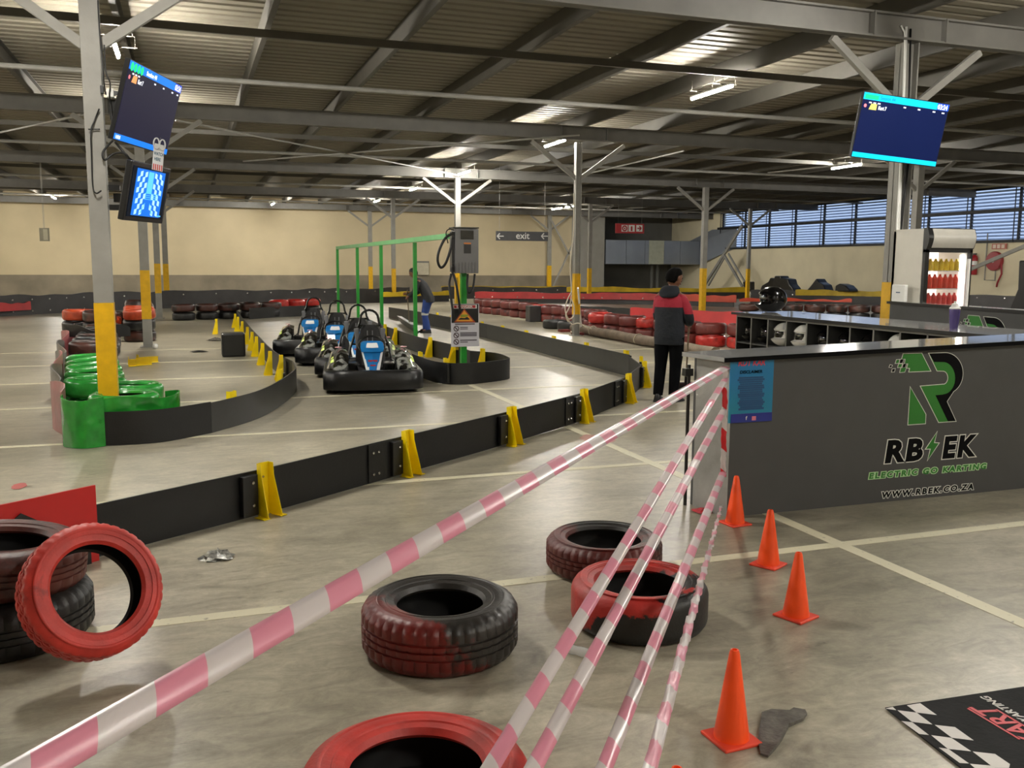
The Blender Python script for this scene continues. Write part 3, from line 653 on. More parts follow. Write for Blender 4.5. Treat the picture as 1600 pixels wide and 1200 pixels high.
# crumpled foil, plastic bottle, small litter
def crumple(name, p, r, h, m, label, cat, seed):
    rn = random.Random(seed); mb = MB(); n = 11; R_ = []
    for k in range(5):
        q = []; 
        for j in range(n):
            t = 2*PI*j/n; rr = r*(1-.9*abs(k/4-.0)**2)*(.5+rn.random()*.8); q.append(Vector((p.x+rr*math.cos(t)*1.2,p.y+rr*math.sin(t),.002+h*k/4*(.6+.6*rn.random()))))
        R_.append(q)
    mb.rings(R_); tag(mb.build(name,m),label,cat)
M_foil = mat('foil','#b5b5b0',.3,.8,.5,60)
crumple('foil_scrap',at(341,872),.075,.05,M_foil,'crumpled silver foil on the floor before the near barrier','litter',3)
crumple('dirt_clump',at(338,532),.16,.06,mat('dirt','#5a564e',.9),'small heap of grey debris beside the black cube','litter',5)
crumple('rubber_crumb',at(312,550),.14,.03,M_blk,'small black rubber piece on the floor left of the black cube','litter',8)
bt = MB(); p = at(908,1026); Mb = Matrix.Translation((p.x,p.y,.022))@Matrix.Rotation(-.9,4,'Z')@Matrix.Rotation(PI/2,4,'Y')
bt.lathe([(.0,-.06),(.02,-.06),(.022,-.05),(.019,-.02),(.022,0),(.02,.03),(.01,.05),(.01,.065),(0,.066)],12,M=Mb)
tag(bt.build('crushed_bottle', mat('clear_plastic','#e8ecec',.15,0,.1,4,alpha=.45), smooth=True),'crushed clear plastic bottle under the tapes between the floor tyres','bottle')
# floor mat with chequers and lettering
M_mat = mat('mat_black','#1c1b1c',.75,0,.3,6,.1,50,spec=.2); M_ml = mat('mat_light','#c9c4bf',.5); M_mr = mat('mat_red','#c62a35',.5)
A = at(1383,1107,.004); B = at(1600,1074,.004); D_ = at(1500,1200,.004)
ex = (B-A).normalized(); ey = (D_-A); ey = (ey-ex*ey.dot(ex)*0).normalized(); L1 = 1.7; L2 = 1.0
mt = MB(); c4_ = [A,A+ex*L1,A+ex*L1+ey*L2,A+ey*L2]; mt.rings([[q*1 for q in c4_],[q+Vector((0,0,.004)) for q in c4_]])
mo = mt.build('floor_mat', M_mat); tag(mo,'black floor mat with chequered edge and red lettering at lower right','mat')
def mp(u,v,z=.0105): return A+ex*u+ey*v+Vector((0,0,z-.004))
ck = MB()
# chequers traced from the mat: light cells
def cell(px4):
    q = [at(1380+x_/7.27,1070+y_/7.27,.0095) for x_,y_ in px4]; ck.add(q,[tuple(range(len(q)))])
for c_ in ([(268,232),(420,208),(610,343),(380,315)],[(20,270),(108,250),(150,288)],[(160,288),(380,315),(560,450),(325,420)],[(200,410),(330,425),(520,570),(410,558)],
          [(585,455),(815,480),(1030,632),(780,602)],[(545,572),(775,602),(1000,755),(735,728)],[(630,712),(740,728),(975,893),(870,888)],[(1015,757),(1270,785),(1440,900),(1430,945),(1260,945)],[(985,897),(1235,918),(1330,1000),(1100,1000)]):
    cell(c_)
ck.build('chequer', M_ml, mo)
rd = MB()
for a_,b_ in (((962,268),(1550,618)),((1282,278),(1700,525))):
    p,q = at(1380+a_[0]/7.27,1070+a_[1]/7.27,.0095),at(1380+b_[0]/7.27,1070+b_[1]/7.27,.0095); rd.bar(p,q,.008,.001)
# word KART upside down for the camera, reading along the red rules
u0 = at(1380+1550/7.27,1070+618/7.27,.0095); u1 = at(1380+962/7.27,1070+268/7.27,.0095); w0 = at(1380+1600/7.27,1070+465/7.27,.0095)
ax = (u1-u0).normalized(); 
MT = Matrix.Translation(u0+ax*(-.06))@Matrix(((ax.x,-ax.y,0,0),(ax.y,ax.x,0,0),(0,0,1,0),(0,0,0,1)))
MT = Matrix.Translation(u1)@Matrix(((ax.x,-ax.y,0,0),(ax.y,ax.x,0,0),(0,0,1,0),(0,0,0,1)))
hgt = abs((at(1380+1282/7.27,1070+278/7.27,.0095)-u1).dot(Vector((-ax.y,ax.x,0))))
sgn = 1
text_mb(rd,'KART',hgt*1.15,MT@Matrix.Translation((-.01,-hgt*.9,.0)),0,.002,.2,.001,'RIGHT',1.05)
rd.build('red_lettering', M_mr, mo)
wl_ = MB(); text_mb(wl_,'KARTING',hgt*.5,MT@Matrix.Translation((.06,-hgt*1.55,.0)),0,.001,.2,.001,'RIGHT',1.0); wl_.build('white_lettering', M_ml, mo)
# black cube, fallen bracket, small ball
p = at(363,558); tag(MB().box((p.x+.03,p.y+.2,.21),(.40,.40,.42)).build('foam_cube', M_blk, bevel=.03),'black foam cube standing on the floor behind the left lane barrier','cube')
fb = thing('barrier_bracket','yellow bracket fallen over on the floor beside the second column','bracket',(0,0,0),0,'fallen brackets'); bracket_parts(fb,False); p = at(216,572); fb.location=(p.x-.15,p.y,.07); fb.rotation_euler=(0,PI/2,.12)
fb2 = dup(fb,(p.x-.05,p.y+.30,.07),label='second fallen yellow bracket lying behind the first by the column'); fb2.rotation_euler=(0,PI/2,.35)
tag(MB().lathe([(0,0),(.04,.01),(.055,.05),(.04,.09),(0,.1)],14,c=tuple(at(243,545))).build('ball', M_white, smooth=True),'small pale ball beside the foot of the second column','ball')
# ================================================================== BARRICADE TAPES
def tape_mat():
    m = bpy.data.materials.new('barricade_tape'); m.use_nodes = True; nt = m.node_tree; N = nt.nodes; L = nt.links; b = N['Principled BSDF']
    uv = N.new('ShaderNodeUVMap'); sp = N.new('ShaderNodeSeparateXYZ'); L.new(uv.outputs[0], sp.inputs[0])
    a = N.new('ShaderNodeMath'); a.operation='MULTIPLY_ADD'; a.inputs[1].default_value = .035; L.new(sp.outputs['Y'],a.inputs[0]); L.new(sp.outputs['X'],a.inputs[2])
    f = N.new('ShaderNodeMath'); f.operation='FRACT'; d = N.new('ShaderNodeMath'); d.operation='DIVIDE'; d.inputs[1].default_value=.27; L.new(a.outputs[0],d.inputs[0]); L.new(d.outputs[0],f.inputs[0])
    g = N.new('ShaderNodeMath'); g.operation='GREATER_THAN'; g.inputs[1].default_value=.5; L.new(f.outputs[0],g.inputs[0])
    x = N.new('ShaderNodeMix'); x.data_type='RGBA'; x.inputs[6].default_value=(*lin('#c9c0be'),1); x.inputs[7].default_value=(*lin('#d4879a'),1); L.new(g.outputs[0],x.inputs[0]); L.new(x.outputs[2],b.inputs['Base Color'])
    b.inputs['Roughness'].default_value=.28; b.inputs['Alpha'].default_value=.93; b.inputs['Subsurface Weight'].default_value=0; return m
M_tape = tape_mat()
M_taper = tape_mat(); M_taper.node_tree.nodes['Mix'].inputs[7].default_value = (*lin('#c4202a'),1)
def tape(p, q, label, w=.07, sag=.03, tw=(0,0), wr=.0, m=None, fold=.006, n=90, nrm=None):
    p,q = Vector(p),Vector(q); mb = MB(); L_ = (q-p).length; d = (q-p).normalized(); V0 = (Vector((0,0,CH))-(p+q)/2).normalized() if nrm is None else Vector(nrm)
    side = d.cross(V0).normalized(); nn = side.cross(d).normalized(); uvs = []; K = 5
    for i in range(n+1):
        t = i/n; c = p.lerp(q,t)-Vector((0,0,sag*4*t*(1-t))); ang = tw[0]+(tw[1]-tw[0])*t
        s_ = side*math.cos(ang)+nn*math.sin(ang); n2 = nn*math.cos(ang)-side*math.sin(ang)
        for j in range(K):
            v = j/(K-1)-.5; off = fold*(1-(2*v)**2)+wr*math.sin(i*.9+j*1.7)+wr*math.sin(i*2.3+j)
            mb.v.append(tuple(c+s_*(v*w*(1-3*wr))+n2*off)); uvs.append((t*L_, v+.5))
    for i in range(n):
        for j in range(K-1): a = i*K+j; mb.f.append((a,a+1,a+K+1,a+K)); mb.m.append(0)
    me = bpy.data.meshes.new('tape'); me.from_pydata(mb.v,[],mb.f); me.materials.append(m or M_tape); ul = me.uv_layers.new(name='UVMap')
    for lp in me.loops: ul.data[lp.index].uv = uvs[lp.vertex_index]
    for pg in me.polygons: pg.use_smooth = True
    o = bpy.data.objects.new('barricade_tape', me); C.objects.link(o); so = o.modifiers.new('s','SOLIDIFY'); so.thickness = .0008
    return tag(o,label,'tape','pink and white barricade tapes')
CX, CY = 3.27, 5.06
def cnr(x_,y_): return aty(x_,y_,CY)
tape(dep(-60,1268,1.45), cnr(1134,574), 'long pink and white tape sweeping from the bottom left corner up to the counter', .064, .0, (.0,.85))
tape(dep(745,1235,2.35), cnr(1133,592), 'second tape from the left of the fan, tied to the counter corner', .047, .0, (.1,.7), .001)
tape(dep(815,1235,2.35), cnr(1131,640), 'third tape from the left of the fan, crossing the second one halfway', .047, .0, (.1,.6), .001)
tape(dep(930,1235,2.45), cnr(1130,738), 'fourth tape of the fan, reaching the counter low down', .046, .0, (.0,.3), .0015)
tape(dep(1006,1235,2.0), cnr(1127,792), 'crumpled rightmost tape of the fan ending near the floor', .034, .0, (.0,1.3), .005)
tape(cnr(1133,578), cnr(1130,745), 'short red and white tape hanging down the corner of the counter', .04, .0, (.3,.1), .004, M_taper, n=30, nrm=(-.2,-1,.1))
crumple('tape_scrap',at(1098,799),.07,.02,mat('tape_red','#b5303a',.4,0,.4,30),'knot of red and white tape on the floor at the counter corner','tape',11)
# ================================================================== FRONT COUNTER
ct = thing('counter','dark grey reception counter with green and black race logo on its front','counter',(CX+.03,5.1,0),0)
ctz = lambda x_: 1.04+(x_-3.3)*.022
X0, X1 = 3.30, 9.2
f_ = MB(); f_.rings([[Vector((X0,5.1,0.0)),Vector((X1,5.1,0.0)),Vector((X1,5.1,ctz(X1))),Vector((X0,5.1,ctz(X0)))],[Vector((X0,5.13,0.0)),Vector((X1,5.13,0.0)),Vector((X1,5.13,ctz(X1))),Vector((X0,5.13,ctz(X0)))]]); f_.build('front_panel', M_grey, ct, world=True)
M_end = mat('worn_grey_end','#8b8a86',.45,0,.25,4,.1)
f_ = MB(); e = [(X0,5.1),(3.235,5.43),(3.265,5.44),(X0+.03,5.12)]; f_.rings([[Vector((a,b,0)) for a,b in e],[Vector((a,b,1.04)) for a,b in e]]); f_.build('end_panel', M_end, ct, world=True)
M_lk = mat('logo_black','#050507',.7,0,.05,spec=.1)
M_top = mat('glossy_grey_top','#8f8f8e',.12,0,.08,5,coat=.5)
f_ = MB(); tp = [(3.22,5.06),(X1,5.06),(X1,5.50),(3.16,5.50)]
f_.rings([[Vector((a,b,ctz(a))) for a,b in tp],[Vector((a,b,ctz(a)+.028)) for a,b in tp]]); f_.build('worktop', M_top, ct, world=True)
f_ = MB(); tp = [(3.215,5.055),(X1,5.055),(X1,5.062),(3.215,5.062)]; f_.rings([[Vector((a,b,ctz(a)-.002)) for a,b in tp],[Vector((a,b,ctz(a)+.027)) for a,b in tp]]); f_.build('edge_band', M_lk, ct, world=True)
f_ = MB().box((6.2,5.47,.52),(5.9,.03,1.04)); f_.build('rear_panel', M_grey, ct, world=True)
# steel latch post at the left end
lp_ = MB(); lp_.tube([(3.2,5.47,0),(3.2,5.47,.98)],.012,8); lp_.box((3.19,5.47,.93),(.06,.05,.05)); lp_.build('latch_post', M_blk, ct, world=True)
# logo, traced on the panel plane
M_lw = mat('logo_white','#dcdcd4',.5,0,.02); M_lg = mat('logo_green','#23761f',.5,0,.04); M_lk = mat('logo_black')
def dec(mb, pts, y, m=0, fn=None):
    q = [aty(a,b,5.1) for a,b in pts]; q = [Vector((p.x,y,p.z)) for p in q]
    if fn: q = [fn(p) for p in q]
    mb.add(q+[p+(fn.off if fn else Vector((0,.0008,0))) for p in q],[tuple(range(len(q)))]+[(i,(i+1)%len(q),len(q)+(i+1)%len(q),len(q)+i) for i in range(len(q))],m)
def z1(pts): return [(1380+a/8.571,540+b/8.571) for a,b in pts]
def arc(cx,cy,rx,ry,a0,a1,n=14): return [(cx+rx*math.cos(math.radians(a0+(a1-a0)*i/n)),cy+ry*math.sin(math.radians(a0+(a1-a0)*i/n))) for i in range(n+1)]
def offs(pts, d):      # outward offset of a closed outline
    n = len(pts); P = [Vector(p) for p in pts]; area = sum(P[i].x*P[(i+1)%n].y-P[(i+1)%n].x*P[i].y for i in range(n)); s_ = 1 if area>0 else -1; out = []
    for i in range(n):
        a = (P[i]-P[i-1]); b = (P[(i+1)%n]-P[i]); a = a.normalized() if a.length>1e-6 else b.normalized(); b = b.normalized() if b.length>1e-6 else a
        na = Vector((a.y,-a.x))*s_; nb_ = Vector((b.y,-b.x))*s_; m_ = (na+nb_); m_ = m_.normalized() if m_.length>.2 else na
        k = d/max(.45,m_.dot(na)); out.append(tuple(P[i]+m_*k))
    return out
G1 = [(268,112),(512,104),(630,338),(345,350),(358,300),(318,298),(333,240),(288,238),(296,178),(250,176)]
G2 = [(362,560),(566,920),(560,1042),(332,1058)]
RO = [(612,105),(820,98)]+arc(830,370,232,272,-88,62,22)+[(848,748),(968,1010),(742,1025),(500,545),(800,520)]+arc(800,430,68,92,80,-85,12)+[(722,336)]
RK = [(612,105),(820,98)]+arc(830,370,232,272,-88,62,22)+[(848,748),(968,1010),(862,1012),(696,664),(790,655)]+arc(800,435,160,215,85,-85,18)+[(676,218)]
SQ = [[(178,190),(215,188),(203,232),(162,236)],[(205,248),(250,246),(238,288),(195,292)],[(236,300),(305,296),(285,352),(222,358)],[(92,258),(118,264),(104,292),(80,288)],[(122,314),(156,310),(146,350),(112,352)]]
SK = [[(228,185),(268,184),(255,232),(215,235)],[(268,246),(305,244),(292,288),(256,290)]]
def logo(parent, fn=None, ydec=5.0985):
    w_ = MB(); g_ = MB(); k_ = MB()
    for s_ in (G1,G2,RO): dec(w_, z1(offs(s_,9)), ydec, 0, fn)
    for s_ in SQ+SK: dec(w_, z1(offs(s_,7)), ydec, 0, fn)
    for s_ in (G1,G2,RO): dec(g_, z1(s_), ydec-.0009, 0, fn)
    for s_ in SQ[:3]: dec(g_, z1(s_), ydec-.0009, 0, fn)
    dec(k_, z1(RK), ydec-.0018, 0, fn)
    for s_ in SK+SQ[3:]: dec(k_, z1(s_), ydec-.0009, 0, fn)
    w_.build('logo_outline', M_lw, parent, world=True); g_.build('logo_green', M_lg, parent, world=True); k_.build('logo_black', M_lk, parent, world=True)
logo(ct)
def word(parent, txt, xl, yb, xr, ytop, mi, mo_, off, shear=.12, name='lettering', bold=.012):
    # fit the word between pixel marks on the panel plane
    a = aty(xl,yb,5.1); b = aty(xr,yb-(xr-xl)*.083,5.1); h = (aty(xl,ytop,5.1)-a).z
    tmp = MB(); text_mb(tmp,txt,1,Matrix.Identity(4),0,bold,shear,0,'LEFT'); xs = [v[0] for v in tmp.v]; ys=[v[1] for v in tmp.v]; w0 = max(xs)-min(xs); h0 = max(ys)-min(ys)
    for (o_,yy_,mm_,nm) in ((off/h*h0,5.0985,mo_,name+'_outline'),(0,5.0976,mi,name)):
        mb = MB(); M = Matrix(((1,0,0,a.x),(0,0,-1,yy_),(0,1,0,a.z),(0,0,0,1)))@Matrix.Diagonal(((b.x-a.x)/w0,h/h0,1,1))
        text_mb(mb,txt,1,M,0,bold+o_,shear,.001); mb.build(nm,mm_,parent,world=True)
SPACE[0] = 1.2
word(ct,'RB',1381,722,1440,686,M_lk,M_lw,.007,.1,'lettering_left',.05); word(ct,'EK',1471,715,1523,680,M_lk,M_lw,.007,.1,'lettering_right',.05)
SPACE[0] = 1.35
word(ct,'ELECTRIC GO KARTING',1357,748,1540,738.5,M_lg,mat('pale_green','#b4d8a4',.5),.0055,.1,'green_lettering',.04)
word(ct,'WWW.RBEK.CO.ZA',1377,778,1520,768,M_lk,M_lw,.005,.12,'address_lettering',.04)
SPACE[0] = 1.0
BO = [(1345+a/7.62,670+b/7.62) for a,b in ((905,40),(868,168),(925,172),(795,370),(832,235),(775,238))]
w_ = MB(); dec(w_,offs(BO,1.2),5.0985); w_.build('bolt_outline',M_lw,ct,world=True); w_ = MB(); dec(w_,BO,5.0976); w_.build('bolt_green',M_lg,ct,world=True)
# disclaimer board
db = thing('notice_board','blue and teal disclaimer board screwed to the left end of the counter front','sign',(3.5,5.09,0))
def quad(mb, x0,y0,x1,y1,Y,m=0,t=.003):
    a = aty(x0,y0,5.1); b = aty(x1,y1,5.1); mb.box(((a.x+b.x)/2,Y,(a.z+b.z)/2),(abs(b.x-a.x),t,abs(b.z-a.z)),m)
m_ = mat('board_blue','#1470ae',.3,0,.08,1.5,col2='#17878f',thr=.5,soft=.2)
q = MB(); quad(q,1140.5,559,1204,657,5.093,0,.008); q.build('board',m_,db,world=True)
q = MB(); quad(q,1140.5,647,1204,657,5.088); q.build('footer_band',mat('navy','#1c2a86',.35),db,world=True)
def wordY(parent, txt, xl, yb, xr, ytop, m, Y, shear=0, name='lettering', bold=.01, sl=0.0):
    a = aty(xl,yb,Y); b = aty(xr,yb+sl,Y); h = (aty(xl,ytop,Y)-a).z
    tmp = MB(); text_mb(tmp,txt,1,Matrix.Identity(4),0,bold,shear,0,'LEFT'); xs=[v[0] for v in tmp.v]; ys=[v[1] for v in tmp.v]
    M = Matrix(((1,0,0,a.x),(0,0,-1,Y),(0,1,0,a.z),(0,0,0,1)))@Matrix.Diagonal(((b.x-a.x)/(max(xs)-min(xs)),h/(max(ys)-min(ys)),1,1))
    mb = MB(); text_mb(mb,txt,1,M,0,bold,shear,.001); return mb.build(name,m,parent,world=True)
M_lr = mat('letter_red','#d8394a',.4)
wordY(db,'RDT KAR',1153,572,1195,562,M_lr,5.0875,.2,'heading',.02)
wordY(db,'DISCLAIMER',1156,584,1191,579,M_lk,5.0875,.1,'title',.02)
q = MB()
for k in range(16):
    y_ = 589+k*3.25; w__ = 19+2*math.sin(k*1.7); quad(q,1172-w__,y_,1172+w__,y_+1.2,5.0885,0,.001)
q.build('text_rows',mat('board_ink','#0e4a78',.4),db,world=True)
wordY(db,'f',1165,656,1167.5,650,M_lw,5.0865,0,'letter_f',.03)
q = MB(); quad(q,1173,650,1179,656,5.0865); q.build('round_icon',mat('pink','#d8788a',.4),db,world=True)
# ================================================================== KARTS
M_kb = mat('kart_bumper','#0e0e0f',.3,0,.3,5,.15,12); M_kfr = mat('kart_tube','#0b0b0b',.25,0,.05); M_seat = mat('kart_seat','#1b1b1c',.5,0,.1,5)
M_kblue = mat('kart_blue','#1b70b2',.2,0,.12,5,coat=.6); M_kw = mat('kart_white','#dfe3e4',.25,0,.05,5,coat=.5); M_kred = mat('kart_red','#b8242c',.3); M_kgr = mat('kart_grey_pad','#77777a',.5)
M_kpod = mat('kart_pod_graphic_and_glints','#141516',.08,.5,.1,7,0,40,0,'#b9bbb6',.53,.05,coat=.8); M_klime = mat('kart_lime','#b6cf2a',.3); M_axle = mat('steel_axle','#8c8e90',.25,.9)  # pod's pale patches: graphics plus chrome reflections put into the colour
def kart(x, y, rz, label):
    t = thing('go_kart', label, 'go kart', (x,y,0), rz, 'go karts queued in the lane')
    # surround bumper
    def ol(hw,y0,y1,rf,rr):
        p = []
        for cx,cy,r,a0 in ((hw-rf,y0+rf*.55,rf,-90),(hw-rr,y1-rr*.7,rr,0),(-hw+rr,y1-rr*.7,rr,90),(-hw+rf,y0+rf*.55,rf,180)):
            for k in range(9):
                a = math.radians(a0+90*k/8); ky = .55 if cy<0 else .7; p.append((cx+r*math.cos(a), cy+r*math.sin(a)*ky))
        return p
    O = ol(.64,-.80,.80,.34,.2); I = ol(.55,-.70,.72,.28,.14); R_ = []
    for (ox,oy),(ix,iy) in zip(O,I):
        f = max(0,-oy-.3)*.06
        R_.append([Vector((ox*.97+ix*.03,oy*.97+iy*.03,.055)),Vector((ox,oy,.09)),Vector((ox,oy,.235+f)),Vector((ox*.8+ix*.2,oy*.8+iy*.2,.27+f)),Vector((ox*.3+ix*.7,oy*.3+iy*.7,.275+f)),Vector((ix,iy,.24)),Vector((ix,iy,.06))])
    mb = MB(); mb.rings(R_,closed=True,cap=False); mb.build('bumper', M_kb, t, smooth=50)
    MB().box((0,-.02,.075),(1.02,1.36,.02)).box((0,.62,.12),(.75,.06,.05)).build('floor_tray', M_kfr, t)
    for sx in (-1,1):
        for yy,r,w in ((-.52,.125,.12),(.52,.14,.17)):
            M = Matrix.Translation((sx*(.47),yy,r))@Matrix.Rotation(PI/2,4,'Y')
            MB().lathe([(0,-w/2),(r*.55,-w/2),(r*.8,-w/2-.004),(r,-w*.38),(r,w*.38),(r*.8,w/2+.004),(r*.55,w/2),(0,w/2)],20,M=M).build('wheel', M_blk, t, smooth=40)
        # side pod
        pod = MB(); rg = []
        for k,(yy,zt,wd) in enumerate(((-.56,.30,.12),(-.42,.38,.20),(-.18,.47,.22),(.12,.52,.20),(.36,.48,.15),(.48,.38,.09))):
            xo = sx*.60; xi = sx*(.60-wd-.08)
            rg.append([Vector((xo,yy,.22)),Vector((xo,yy,.27)),Vector((sx*(.60-wd*.35),yy,zt-.05)),Vector((sx*(.60-wd*.9),yy,zt)),Vector((xi,yy,zt-.03)),Vector((xi,yy,.20))])
        pod.rings(rg); po = pod.build('side_pod', M_kpod, t, smooth=45)
        MB().add([(sx*.545,-.40,.365),(sx*.50,-.42,.385),(sx*.50,-.32,.42),(sx*.54,-.33,.395)],[(0,1,2,3)]).add([(sx*.54,-.29,.40),(sx*.505,-.28,.425),(sx*.505,-.22,.44),(sx*.535,-.24,.42)],[(0,1,2,3)]).build('lime_flash', M_klime, po)
        MB().lathe([(0,.0),(.045,.0),(.045,.006),(0,.007)],16,c=(sx*.44,.14,.522)).build('oval_sticker', mat('sticker_pink','#e8a8ac',.35), po)
    # seat
    se = MB(); rg = []
    for (yy,zc,w,d,zl) in ((.10,.16,.20,.02,0),(.16,.115,.21,.05,0),(.34,.115,.21,.08,0),(.45,.17,.21,.13,0)):
        rg.append([Vector((-w,yy,zc+.13)),Vector((-w*.8,yy,zc+.02)),Vector((0,yy,zc)),Vector((w*.8,yy,zc+.02)),Vector((w,yy,zc+.13)),Vector((w*.86,yy+.01,zc+.10)),Vector((0,yy+.01,zc+.03)),Vector((-w*.86,yy+.01,zc+.10))])
    se.rings(rg); rg = []
    for (z,yy,w) in ((.14,.46,.19),(.3,.49,.205),(.45,.52,.20),(.6,.55,.165),(.74,.575,.125),(.80,.585,.09)):
        rg.append([Vector((-w,yy-.10*(1 if z<.5 else .4),z)),Vector((-w*.6,yy,z)),Vector((w*.6,yy,z)),Vector((w,yy-.10*(1 if z<.5 else .4),z)),Vector((w,yy-.06*(1 if z<.5 else .4)+.02,z)),Vector((w*.6,yy+.04,z)),Vector((-w*.6,yy+.04,z)),Vector((-w,yy-.06*(1 if z<.5 else .4)+.02,z))])
    se.rings(rg); se.build('seat', M_seat, t, smooth=40)
    for sx in (-1,1): MB().box((sx*.035,.515,.55),(.012,.02,.34)).build('seat_stripe', M_kgr, t)
    for sx in (-1,1): MB().box((sx*.17,.60,.60),(.07,.03,.30),0,Matrix.Translation((sx*.17,.6,.6))@Matrix.Rotation(sx*.12,4,'Y')@Matrix.Translation((-sx*.17,-.6,-.6))).build('side_pad', M_kgr, t, bevel=.01)
    # roll hoop
    pts = [(-.30,.52,.10),(-.30,.60,.30),(-.27,.63,.48),(-.20,.66,.68),(-.135,.67,.82)]+[(-.125*math.cos(a),.67,.88+.12*math.sin(a)) for a in [PI*k/8 for k in range(9)]]+[(.135,.67,.82),(.20,.66,.68),(.27,.63,.48),(.30,.60,.30),(.30,.52,.10)]
    hp = MB().tube(pts,.017,8).build('roll_hoop', M_kfr, t, smooth=True)
    MB().tube([(-.15,.67,.78),(.15,.67,.78)],.014,8).tube([(-.255,.64,.52),(.255,.64,.52)],.012,8).build('hoop_crossbar', M_kfr, t, smooth=True)
    MB().tube([(-.38,.10,.12),(-.34,.30,.26),(-.30,.58,.32)],.013,8).build('side_tube', M_kfr, t, smooth=True); MB().tube([(.38,.10,.12),(.34,.30,.26),(.30,.58,.32)],.013,8).build('side_tube', M_kfr, t, smooth=True)
    # steering fairing
    def fair(m, x0, ins, off, name, zs=((.19,-.50,.065),(.28,-.44,.09),(.40,-.36,.118),(.50,-.29,.14))):
        mb = MB(); mb.rings([[Vector((-w+ins,yy+off,z)),Vector((0,yy-.035+off,z)),Vector((w-ins,yy+off,z)),Vector((w-ins,yy+.03,z)),Vector((-w+ins,yy+.03,z))] for z,yy,w in zs]); return mb.build(name,m,t,smooth=30)
    fair(M_kw,0,0,0,'fairing_edge'); fair(M_kblue,0,.022,-.006,'fairing_panel')
    fair(M_kblue,0,.0,-.012,'fairing_head',((.50,-.31,.14),(.55,-.28,.155),(.61,-.20,.145),(.63,-.13,.11)))
    fair(M_kw,0,.045,-.022,'fairing_badge',((.555,-.285,.125),(.585,-.245,.12),(.612,-.205,.11)))
    MB().box((0,-.405,.39),(.12,.006,.022),0,Matrix.Translation((0,-.0,0))).build('red_mark', M_kred, t); MB().box((0,-.445,.335),(.07,.006,.016)).build('red_mark', M_kred, t); MB().box((0,-.50,.25),(.02,.006,.03)).build('white_mark', M_kw, t)
    M = Matrix.Translation((0,-.10,.57))@Matrix.Rotation(math.radians(50),4,'X')
    MB().tube([M@Vector((.175*math.cos(2*PI*k/20),.15*math.sin(2*PI*k/20),0)) for k in range(20)],.014,8,closed=True).tube([M@Vector((-.15,0,0)),M@Vector((.15,0,0))],.012,6).tube([(0,-.08,.52),(0,-.42,.18)],.012,6).build('steering_wheel', M_kfr, t, smooth=True)
    MB().tube([(-.44,-.60,.26),(.44,-.60,.26)],.012,8).build('front_bar', M_axle, t, smooth=True)
    MB().tube([(-.40,.52,.14),(.40,.52,.14)],.018,8).build('rear_axle', M_axle, t, smooth=True)
    for sx in (-1,1):
        b = MB(); b.box((sx*.24,.30,.20),(.16,.30,.20)); b.build('battery_box', M_blk, t, bevel=.02)
    return t
kart(2.30,12.28,-.15,'front go kart of the queue, nearest the camera, with its whole bumper showing')
kart(2.42,13.98,-.17,'second go kart of the queue, close behind the nearest one')
kart(2.33,15.66,-.19,'third go kart of the queue')
kart(2.13,17.35,-.20,'rearmost go kart of the queue, farthest left')
# ================================================================== CHARGER FRAME
M_lgreen = mat('pale_green_paint','#5fae6a',.4,0,.08,4)
cx_ = at(722,395,1.9); cp = Vector((4.05,13.45,0)); cp.x = aty(724,500,13.45).x
pst = [at(527,389,2.1),at(558,386,2.1),at(595,383,2.1),at(648,379,2.1)]
gfr = thing('charging_frame','tall green steel frame of posts and a top beam along the charger island','frame',(pst[3].x,pst[3].y,0))
for p in pst: MB().box((p.x,p.y,1.05),(.075,.075,2.1)).build('post', M_green, gfr, world=True)
e_ = at(700,370,2.12)
MB().bar((pst[0].x,pst[0].y,2.13),(e_.x,e_.y,2.13),.09,.09).build('top_beam', M_lgreen, gfr, world=True)
ch = thing('charger_unit','grey wall charger with hanging black cables on the green post','charger',(cp.x,cp.y,0))
MB().box((cp.x,cp.y,1.0),(.085,.085,2.0)).build('post', M_green, ch, world=True); MB().box((cp.x-.09,cp.y+.05,.9),(.045,.045,1.1)).build('yellow_post', M_yel, ch, world=True)
YC = cp.y-.16
def aq(mb,x0,y0,x1,y1,Y,t,m=0):
    a = aty(x0,y0,Y); b = aty(x1,y1,Y); mb.box(((a.x+b.x)/2,Y+t/2,(a.z+b.z)/2),(abs(b.x-a.x),t,abs(b.z-a.z)),m); return mb
M_chg = mat('charger_grey','#6e6e6f',.4,.3,.06,3)
aq(MB(),711,357,748,427,YC,.22).build('casing', M_chg, ch, world=True, bevel=.01); aq(MB(),708,354.5,748.5,357,YC-.01,.24).build('lid', M_blk, ch, world=True)
r_ = MB()
for k in range(7): aq(r_,712.5+k*5,410,714.5+k*5,427,YC-.012,.02)
r_.build('cooling_ribs', M_chg, ch, world=True)
aq(MB(),720,360,740,374,YC-.012,.015).build('display', mat('charger_screen','#10161c',.1), ch, world=True); aq(MB(),725,382,736,396,YC-.008,.01).build('dark_label', M_blk, ch, world=True); aq(MB(),725,379,736,381.5,YC-.01,.01).build('orange_label', mat('orange_label','#d07a30',.5), ch, world=True)
aq(MB(),706,362,711,425,YC+.03,.12).build('side_terminals', M_blk, ch, world=True)
